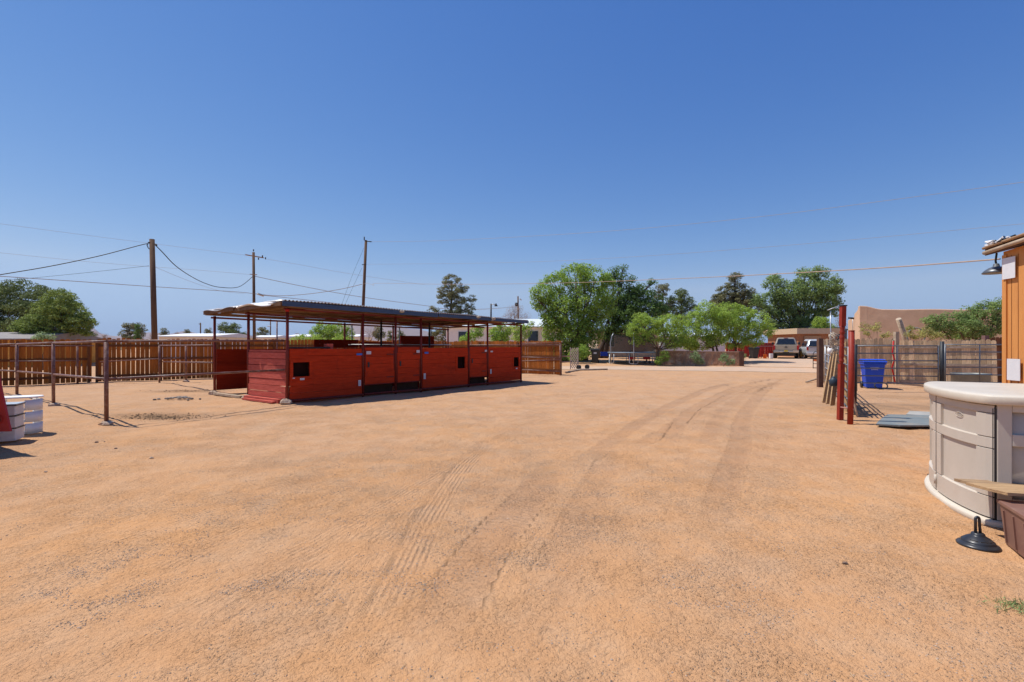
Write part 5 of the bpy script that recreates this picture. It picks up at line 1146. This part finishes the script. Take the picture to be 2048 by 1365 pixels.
tc2 = A2(1190, 38.8); b2 = wheelie('trash_can', 'black wheeled bin with a pale label under the large bright tree', V(tc2.x, tc2.y, gheight(tc2.x, tc2.y)), R(-8), M_black, 'trash can'); b2.scale = (1.0, 1.0, 1.08)
MB().box((0, -.31, .72), (.22, .01, .12)).build('printed_label', M_paper, b2, False)
tag(MB().box(A2(1208, 40)+V(0, 0, .62), (.6, .4, .35)).build('blue_crate', M_bin, bevel=.03), 'dark blue crate on the ground beside the black bin', 'crate')
# red fence and rail pen
fa_, fb_ = A2(1452, 48.3), A2(1548, 49.8)
fm = mat('red_fence_paint', (.42, .03, .02), (.33, .022, .015), rough=.7, island=.2)
picket_fence('picket_fence', 'red painted picket fence between the stone wall and the truck', [V(fa_.x, fa_.y, 0), V(fb_.x, fb_.y, 0)], 1.45, fm, fm, gap=.012, seed=15, rails=(.3, 1.2))
rp = thing('rail_pen', 'low red slatted rail with a pale top board left of the truck', 'railing', A2(1508, 45.6))
a_, b_ = A2(1508, 45.6), A2(1546, 45.8); zc = gheight(a_.x, a_.y)
MB().beam(V(a_.x, a_.y, zc+1.12), V(b_.x, b_.y, zc+1.12), .08, .06).build('top_board', mat('pink_board', (.55, .32, .27)), rp)
MB().beam(V(a_.x, a_.y, zc+.62), V(b_.x, b_.y, zc+.62), .04, .07).build('rail', fm, rp)
mb = MB()
for i in range(9): q_ = a_.lerp(b_, i/8); mb.box((q_.x, q_.y, zc+.55), (.07, .05, 1.1))
mb.build('slats', fm, rp)
tag(MB().lathe(A2(1530, 44.6), [(.13, 0), (.15, .36), (.16, .38), (.0, .38)], 14).build('bucket', M_orng), 'orange bucket standing in front of the red rail', 'bucket')
tag(MB().box(A2(1542, 44.3)+V(0, 0, .22), (.3, .2, .45), .2).build('cooler', M_white, bevel=.02), 'white box on the ground just left of the truck', 'box')
yt = thing('play_toy', 'yellow play panel with a white rail between truck and wagon', 'toy', A2(1612, 45.5)); c_ = A2(1612, 45.5)
MB().box(c_+V(.05, 0, .65), (.42, .12, .95)).build('panel', M_yel, yt, bevel=.05); MB().box(c_+V(-.35, .02, .35), (.3, .12, .6)).build('panel', M_yel, yt, bevel=.05)
MB().tube([c_+V(-.5, -.2, .05), c_+V(-.1, -.2, .3), c_+V(.45, -.2, .05)], .05).build('rail', M_white, yt)
ht = thing('hand_truck', 'dark hand truck with an orange strap beside the brown timber post', 'hand truck', A2(1633, 31)); c_ = A2(1632, 31)
MB().tube([c_+V(-.18, 0, .05), c_+V(-.18, 0, .95)]+[c_+V(-.18*math.cos(t), 0, .95+.18*math.sin(t)) for t in (.5, 1.0, 1.57, 2.1, 2.6)]+[c_+V(.18, 0, .95), c_+V(.18, 0, .05)], .022).build('frame', M_dpipe, ht)
for z in (.08, .35, .62): MB().tube([c_+V(-.18, 0, z), c_+V(.18, 0, z)], .018).build('crossbar', M_dpipe, ht)
MB().box(c_+V(0, 0, .58), (.34, .03, .12)).build('strap', M_orng, ht)

# stone wall
sw = thing('stone_wall', 'low brown rubble stone wall under the light green trees', 'wall', A2(1320, 37))
wa, wb = A2(1312, 37.6), A2(1478, 35.6); dd = V(wb.x-wa.x, wb.y-wa.y, 0); Lw = dd.length; dd.normalize(); nw = V(dd.y, -dd.x, 0)
def wf(u, v):
    p_ = wa+dd*(Lw*u); h_ = 1.05
    return V(p_.x, p_.y, gheight(p_.x, p_.y)-.05+h_*v)+nw*(.03*math.sin(u*150+v*9)*math.sin(v*14+u*60)+.18)
MB().grid(wf, 160, 12, False).build('face', M_stonew, sw, solid=.04)
MB().beam(V(wa.x, wa.y, gheight(wa.x, wa.y)+.48), V(wb.x, wb.y, gheight(wb.x, wb.y)+.48), .3, 1.0).build('core', M_stonew, sw)
MB().beam(V(wa.x, wa.y, gheight(wa.x, wa.y)+1.02), V(wb.x, wb.y, gheight(wb.x, wb.y)+1.02), .46, .06).build('coping', mat('pink_coping', (.48, .32, .24), rough=.9), sw)
MB().box((wb.x+.1, wb.y, gheight(wb.x, wb.y)+.52), (.3, .5, 1.1)).build('pier', M_trim, sw)

# trampoline
tcn = A2(1264, 38.3); tr_ = thing('trampoline', 'round trampoline with black net enclosure under the trees', 'trampoline', V(tcn.x, tcn.y, gheight(tcn.x, tcn.y)))
zb = gheight(tcn.x, tcn.y); TR = 1.83
cir = lambda r_, z, n=36: [V(tcn.x+r_*math.cos(2*math.pi*i/n), tcn.y+r_*math.sin(2*math.pi*i/n), zb+z) for i in range(n+1)]
MB().tube(cir(TR, .86), .035, 8, False).build('frame_ring', M_gpipe, tr_)
MB().lathe(V(tcn.x, tcn.y, zb), [(1.55, .865), (1.58, .885), (TR+.05, .885), (TR+.07, .83)], 36).build('edge_pad', mat('pale_blue_pad', (.20, .28, .36), rough=.6), tr_)
MB().lathe(V(tcn.x, tcn.y, zb), [(0.01, .87), (1.56, .872)], 36).build('jump_mat', M_black, tr_)
for k in range(6):
    t_ = k*math.pi/3+.35; p_ = lambda r_, z, dt=0: V(tcn.x+r_*math.cos(t_+dt), tcn.y+r_*math.sin(t_+dt), zb+z)
    MB().tube([p_(TR+.06, .02), p_(TR+.06, .8), p_(TR+.1, 1.6), p_(TR-.02, 2.1), p_(TR-.15, 2.35)], .024, 8).build('net_pole', M_gpipe, tr_)
    MB().tube([p_(TR, .8, -.17), p_(TR+.05, .1, -.17), p_(TR+.07, .03, -.1), p_(TR+.07, .03, .1), p_(TR+.05, .1, .17), p_(TR, .8, .17)], .024, 8).build('leg', M_gpipe, tr_)
def net(u, v):
    t_ = 2*math.pi*u; sag = .16*(v**2)*abs(math.sin(3*(t_-.35)))
    return V(tcn.x+(TR-.12-.06*v)*math.cos(t_), tcn.y+(TR-.12-.06*v)*math.sin(t_), zb+.9+v*1.42-sag)
MB().grid(net, 72, 8).build('net', mat('black_net', (.03, .028, .028), rough=.9, alpha=.5), tr_)
for k, (dx, dy) in enumerate(((-.25, -.9), (.95, -.7))):
    c_ = V(tcn.x+dx, tcn.y+dy, zb); t2 = thing('toy_wagon', ('red toy wagon at the left beneath the trampoline', 'red toy wagon at the right beneath the trampoline')[k], 'toy', c_, 0, 'red toys under the trampoline')
    MB().box(c_+V(0, 0, .42), (.5, .3, .2)).build('tub', M_red, t2, bevel=.04)
    for s in (-.18, .18): MB().tube([c_+V(s, -.18, .12), c_+V(s, -.14, .12)], .1, 14).build('wheel', M_black, t2)
    MB().tube([c_+V(0, 0, .15), c_+V(0, 0, .35)], .05).build('axle_block', M_black, t2)
# lattice panel and its rails, ground pipe
lt = thing('lattice_gate', 'pale wooden lattice panel right of the stained picket fence', 'lattice panel', G(1148, 738))
a_ = G(1141, 739); b_ = A2(1156, a_.y+.6); d = V(b_.x-a_.x, b_.y-a_.y, 0); L = d.length; d.normalize(); ml = mat('pale_lattice', (.55, .45, .37), rough=.8)
mb = MB(); hl = 1.30
for i in range(-9, 9):
    for sgn in (1, -1):
        # clip 45deg laths to the panel rectangle
        s0 = i*.21; pts = []
        u0 = max(0, -s0 if sgn > 0 else s0-hl); 
        z0, z1 = 0, hl; xa = s0 if sgn > 0 else s0+hl; xb = s0+hl if sgn > 0 else s0
        x0_, zz0, x1_, zz1 = xa, z0, xb, z1
        def clip(x0_, zz0, x1_, zz1):
            if x0_ > x1_: x0_, zz0, x1_, zz1 = x1_, zz1, x0_, zz0
            if x1_ <= 0 or x0_ >= L: return None
            if x0_ < 0: f = (0-x0_)/(x1_-x0_); zz0 += (zz1-zz0)*f; x0_ = 0
            if x1_ > L: f = (L-x0_)/(x1_-x0_); zz1 = zz0+(zz1-zz0)*f; x1_ = L
            return x0_, zz0, x1_, zz1
        cl = clip(x0_, zz0, x1_, zz1)
        if cl and cl[2]-cl[0] > .02: mb.beam(a_+d*cl[0]+V(0, .01*sgn, cl[1]+.05), a_+d*cl[2]+V(0, .01*sgn, cl[3]+.05), .012, .04)
mb.build('lattice', ml, lt)
for s in (0, L): MB().beam(a_+d*s, a_+d*s+V(0, 0, 1.38), .06, .06).build('stile', ml, lt)
lr = thing('pipe_fence', 'short pale two rail link between picket fence and lattice panel', 'fence', G(1130, 742), 0, 'pipe fences of the corral')
MB().tube([P(1122, 713, 27), P(1141, 713, 30.4)], .035).build('rail', M_rust, lr); MB().tube([P(1122, 725, 27), P(1141, 724, 30.4)], .035).build('rail', M_rust, lr)
tag(MB().tube([G(1131, 747)+V(0, 0, .05), G(1160, 741.5)+V(0, 0, .05), G(1215, 741)+V(0, 0, .06)], .05, 8).build('ground_pole', M_graybeam), 'long weathered pole lying on the sand past the lattice panel', 'pole')
tag(MB().tube([G(1160, 738.5)+V(-.15, 0, .12), G(1162, 738.5)+V(-.05, .1, .12)], .13, 14).tube([G(1173, 738.5)+V(0, 0, .14), G(1173, 738.5)+V(.1, .1, .14)], .14, 14).build('loose_wheels', M_black), 'pair of small black wheels on the sand below the large tree', 'wheels')

# ---------------- left edge things ----------------
def drawers(name, label, g, rz, w_, d_, hts, m, dark):
    r_ = thing(name, label, 'drawer unit', V(g.x, g.y, gheight(g.x, g.y)), rz); z = .02
    for i, h_ in enumerate(hts):
        MB().box((0, 0, z+h_/2), (w_*(1-.015*i), d_, h_-.012)).build('drawer', m, r_, False, bevel=.012)
        if dark: MB().box((0, 0, z+h_), (w_+.02, d_+.015, .016)).build('frame_shelf', M_black, r_, False)
        MB().box((0, -d_/2-.008, z+h_*.72), (w_*.3, .02, .018)).build('handle', M_paper, r_, False)
        z += h_
    MB().box((0, 0, z+.014), (w_+.03, d_+.03, .018)).build('top', M_paper if not dark else mat('blue_gray_top', (.40, .46, .52)), r_, False, bevel=.006)
    return r_
g = G(26, 888); drawers('drawer_tower', 'grey clear plastic drawer tower with black shelves at the left edge', V(g.x-.30, g.y+.14, 0), R(28), .40, .34, (.205, .195, .17), M_drawer, True)
# second: open three tier rounded unit
g = G(58, 872); g = V(g.x-.15, g.y+.10, 0); r2 = thing('drawer_tower', 'white open three tier plastic unit behind the clear drawers', 'drawer unit', V(g.x, g.y, gheight(g.x, g.y)), R(30))
for i in range(3):
    z = .02+i*.2
    def wall_(u, v, z=z):
        t_ = -.2+u*3.5; x = .06+.15*math.cos(t_-1.57)*1.0; y = .19*math.sin(t_-1.57)
        return V(x, y, z+v*.175)
    MB().grid(wall_, 16, 1).build('tier', M_drawer, r2, False, solid=.006)
    MB().box((-.13, 0, z+.006), (.34, .32, .02)).build('shelf', M_drawer, r2, False, bevel=.005)
    MB().box((-.29, .14, z+.09), (.02, .04, .17)).build('back_leg', M_drawer, r2, False)
MB().prism([V(-.32, -.18, .63), V(.08, -.19, .63), V(.18, -.13, .63), V(.23, 0, .63), V(.18, .13, .63), V(.08, .19, .63), V(-.32, .18, .63)], V(0, 0, .022)).build('top', M_white, r2, False)
# slanted red board
rb = thing('red_board', 'big slanted red board on a black stand cut off by the left edge', 'board', V(-7.9, 7.1, 0))
pb = [V(-7.15, 6.98, .315), V(-7.31, 7.02, .84), V(-7.70, 7.15, 2.1), V(-8.6, 7.15, 2.1), V(-8.5, 7.0, .28)]
MB().prism(pb, V(0, .03, 0)).build('panel', mat('glossy_red_board', (.42, .018, .010), rough=.35, spec=.4), rb)
MB().prism([V(-7.69, 7.15, 2.08), V(-8.2, 6.0, .05), V(-8.2, 7.7, .05)], V(-.03, 0, 0)).build('shadow_end_panel', MATS['glossy_red_board'], rb)  # unseen panel beyond the frame edge, shaped to cast the triangular shadow
ring = [V(-7.335+.055*math.cos(t)*.9, 6.972, .485+.055*math.sin(t)) for t in [i*math.pi/8 for i in range(17)]]
MB().tube(ring, .008, 6).build('ring_handle', mat('dark_red_ring', (.15, .012, .01)), rb)
MB().box((-8.12, 7.2, .16), (.85, .3, .3)).build('stand', M_black, rb, bevel=.03)
MB().tube([V(-7.9, 7.3, .2), V(-7.9, 7.2, 2.0)], .04).build('upright', M_black, rb)

# ---------------- poles and wires ----------------
def upole(label, px0, px1, topy, Y, r0, r1, m=M_pole, group='utility poles'):
    g = A2(px0, Y); root = thing('utility_pole', label, 'utility pole', g, 0, group)
    MB().tube([V(g.x, g.y, g.z-.1), P(px1, topy, Y)], [r0, r1], 12).build('shaft', m, root); return root
p1 = upole('thick brown utility pole rising behind the left corral fence', 311, 304, 479, 28, .155, .13)
MB().tube([P(299, 486, 28), P(310, 489, 28)], .03).build('bracket', M_dpipe, p1)
MB().tube([P(299, 486, 27.9), P(297.5, 486, 27.8)], .05).build('insulator', M_dpipe, p1)
MB().tube([P(311, 489, 27.9), P(313, 491, 27.8)], .05).build('insulator', M_dpipe, p1)
p2 = upole('slim utility pole with a crossarm above the shelter near corner', 509, 507, 505, 45, .14, .11)
MB().beam(P(491, 510, 44.8), P(527, 516, 44.8), .1, .09).build('crossarm', M_joist, p2); MB().beam(P(500, 549, 44.8), P(514, 550, 44.8), .08, .06).build('crossarm', M_joist, p2)
for x_, y_ in ((507, 501), (525, 513), (531, 517), (517, 518)): MB().tube([P(x_, y_+2, 44.7), P(x_, y_-2, 44.7)], .05).build('insulator', M_dpipe, p2)
MB().tube([P(515, 588, 44.8), P(527, 592, 44.8)], .09).build('splice_case', M_rope, p2)
p3 = upole('leaning utility pole rising through the shelter roof line', 722, 732, 481, 45, .16, .12)
MB().tube([P(728.5, 481, 44.9), P(728.5, 474, 44.9)], .05).build('insulator', M_dpipe, p3); MB().tube([P(733, 483, 44.9), P(743, 484, 44.9)], .045).build('insulator', M_dpipe, p3); MB().tube([P(724, 530, 44.8), P(732, 529, 44.8)], .04).build('bracket', M_dpipe, p3)
p4 = upole('far utility pole with a transformer above the brown tree', 1037, 1036, 593, 92, .17, .13)
MB().tube([P(1033, 606, 91.6), P(1033, 613, 91.6)], .3).build('transformer', M_dpipe, p4)
MB().tube([P(1039, 597, 91.8), P(1043, 601, 91.8)], .1).build('insulator', M_gpipe, p4)
p5 = upole('dark street lamp pole with its lamp arm to the right', 982, 982, 608, 75, .14, .12, M_dpipe, group=None)
MB().tube([P(983, 609, 74.9), P(991, 609, 74.9)], .05).build('lamp_arm', M_gpipe, p5); MB().lathe(P(992, 613, 74.9), [(.26, 0), (.22, .15), (.1, .3), (.1, .42)], 12).build('lamp_head', M_dpipe, p5)
p5['category'] = 'street lamp'; p5.name = 'street_lamp'
p6 = upole('tiny far pole above the white roof left of the shelter', 401, 401, 646, 90, .12, .1)
MB().beam(P(398, 648, 89.8), P(402, 650, 89.8), .1, .1).build('crossarm', M_pole, p6)
p7 = upole('thin far lamp pole between the shelter first posts', 541, 541, 639, 80, .1, .08)
MB().tube([P(541, 652, 79.8), P(535, 653, 79.8)], .08).build('lamp_arm', M_gpipe, p7)
ant = thing('antenna_mast', 'thin metal mast with a side arm left of the tall red post', 'mast', A2(1661, 40)); MB().tube([A2(1662, 40), P(1661, 622, 40)], .045).build('mast', M_gpipe, ant); MB().tube([P(1655, 621, 40), P(1683, 610, 40)], .035).build('arm', M_gpipe, ant)
def wire(label, pts, r_, m, group='overhead wires'):
    P3 = [P(a_, b_, c_) for a_, b_, c_ in pts]; out = []
    for i in range(len(P3)-1):
        a0 = P3[max(i-1, 0)]; a1 = P3[i]; a2 = P3[i+1]; a3 = P3[min(i+2, len(P3)-1)]
        for k in range(8):
            u = k/8; out.append(.5*((2*a1)+(a2-a0)*u+(2*a0-5*a1+4*a2-a3)*u*u+(3*a1-a0-3*a2+a3)*u**3))
    out.append(P3[-1]); o = MB().tube(out, r_, 6).build('overhead_wire', m); return tag(o, label, 'wire', group)
wire('thick dark cable from the left frame edge up to the thick pole', [(-80, 565, 22), (0, 550, 23.5), (100, 533, 25), (200, 512, 26.5), (288, 489, 27.8), (294, 491, 27.9), (297, 497, 27.9), (303, 500, 27.9)], .022, M_wire)
wire('thick dark cable sagging between the thick pole and the crossarm pole', [(311, 491, 27.9), (325, 505, 28.8), (350, 531, 30.5), (380, 552, 33), (410, 567, 36), (440, 575, 39.5), (478, 574, 43), (506, 553, 45)], .026, M_wire)
wire('tan cable from the left edge to the crossarm pole', [(-80, 549, 30), (0, 553, 32), (150, 563, 35), (310, 574, 39), (470, 584, 43.8), (508, 588, 44.9)], .020, M_wirep)
wire('tan cable sagging from the crossarm pole up to the leaning pole', [(508, 588, 44.9), (560, 592, 44.9), (620, 588, 44.9), (680, 579, 44.9), (724, 569, 44.9)], .022, M_wirep)
wire('tan cable running from the leaning pole right to the orange shed', [(724, 569, 44.8), (735, 567, 44), (748, 571, 43), (756, 567, 42.5), (900, 569, 35), (1100, 567, 26), (1300, 560, 20), (1500, 551, 15.2), (1750, 537, 10.5), (2000, 518.5, 7.0)], .0105, mat('wire_cream', (.50, .36, .26), rough=.6))
wire('tan cable from the crossarm pole down behind the shelter roof', [(510, 553, 45), (600, 572, 48), (720, 594, 52), (860, 613, 58)], .022, M_wirep)
wire('lowest tan cable skimming over the shelter roof', [(525, 591, 45), (620, 601, 48), (740, 615, 52), (860, 627, 58)], .022, M_wirep)
wire('faint top wire from the left edge to the crossarm pole', [(-60, 441, 35), (0, 448, 36), (150, 468, 39), (300, 487, 42), (492, 511, 44.8)], .009, M_wirel)
wire('faint second wire from the left edge to the crossarm pole', [(-60, 500, 35), (0, 506, 36), (200, 526, 39), (400, 541, 42), (505, 550, 44.8)], .009, M_wirel)
wire('thin grey wire rising from the left pine to the thick pole', [(0, 562, 30), (70, 556, 29.5), (180, 545, 29), (298, 532, 28.1)], .009, M_wire)
wire('thin grey wire falling from the thick pole toward the crossarm pole', [(311, 535, 28.1), (380, 563, 33), (440, 582, 38), (490, 588, 44)], .009, M_wirel)
wire('faint wire between the crossarm pole and the leaning pole', [(530, 518, 45), (600, 530, 46), (700, 548, 48), (850, 570, 55)], .010, M_wirel)
wire('faint pale top wire from the leaning pole to the upper right edge', [(743, 484, 44.9), (900, 481, 40), (1200, 464, 33), (1500, 436, 28), (1800, 398, 24), (2110, 356, 21)], .0105, M_wirel)
wire('faint pale lower wire from the leaning pole to the right edge', [(732, 529, 44.9), (1000, 526, 38), (1250, 515, 32), (1600, 489, 27), (2110, 442, 21)], .008, M_wirel)
wire('upper guy wire slanting down left of the leaning pole', [(728, 496, 44.9), (705, 550, 44), (684, 608, 43)], .010, M_wire)
wire('lower guy wire slanting down left of the leaning pole', [(724, 536, 44.9), (708, 570, 44.3), (690, 610, 43.5)], .010, M_wire)
wire('pair of distant wires passing right of the tall ragged pine', [(880, 617, 60), (960, 619, 70), (1036, 614, 92)], .035, M_wirel)
wire('tan wire over the picket fence between the shelter and far pole', [(940, 634, 60), (1000, 635, 70), (1034, 625, 91)], .03, M_wirel)
hz = MB().box((0, 4400, 148), (12400, 9700, 304)).build('haze', bpy.data.materials.new('air'), None)
tag(hz, kind='stuff'); hm = hz.data.materials[0]; hm.use_nodes = True; hn = hm.node_tree
for n_ in list(hn.nodes):
    if n_.type != 'OUTPUT_MATERIAL': hn.nodes.remove(n_)
pv = hn.nodes.new('ShaderNodeVolumePrincipled'); pv.inputs['Density'].default_value = .00006; pv.inputs['Color'].default_value = (.62, .76, 1, 1); pv.inputs['Anisotropy'].default_value = .2
hn.links.new(pv.outputs[0], [n_ for n_ in hn.nodes if n_.type == 'OUTPUT_MATERIAL'][0].inputs['Volume'])
print('objects', len(bpy.data.objects), 'polys', sum(len(m.polygons) for m in bpy.data.meshes))
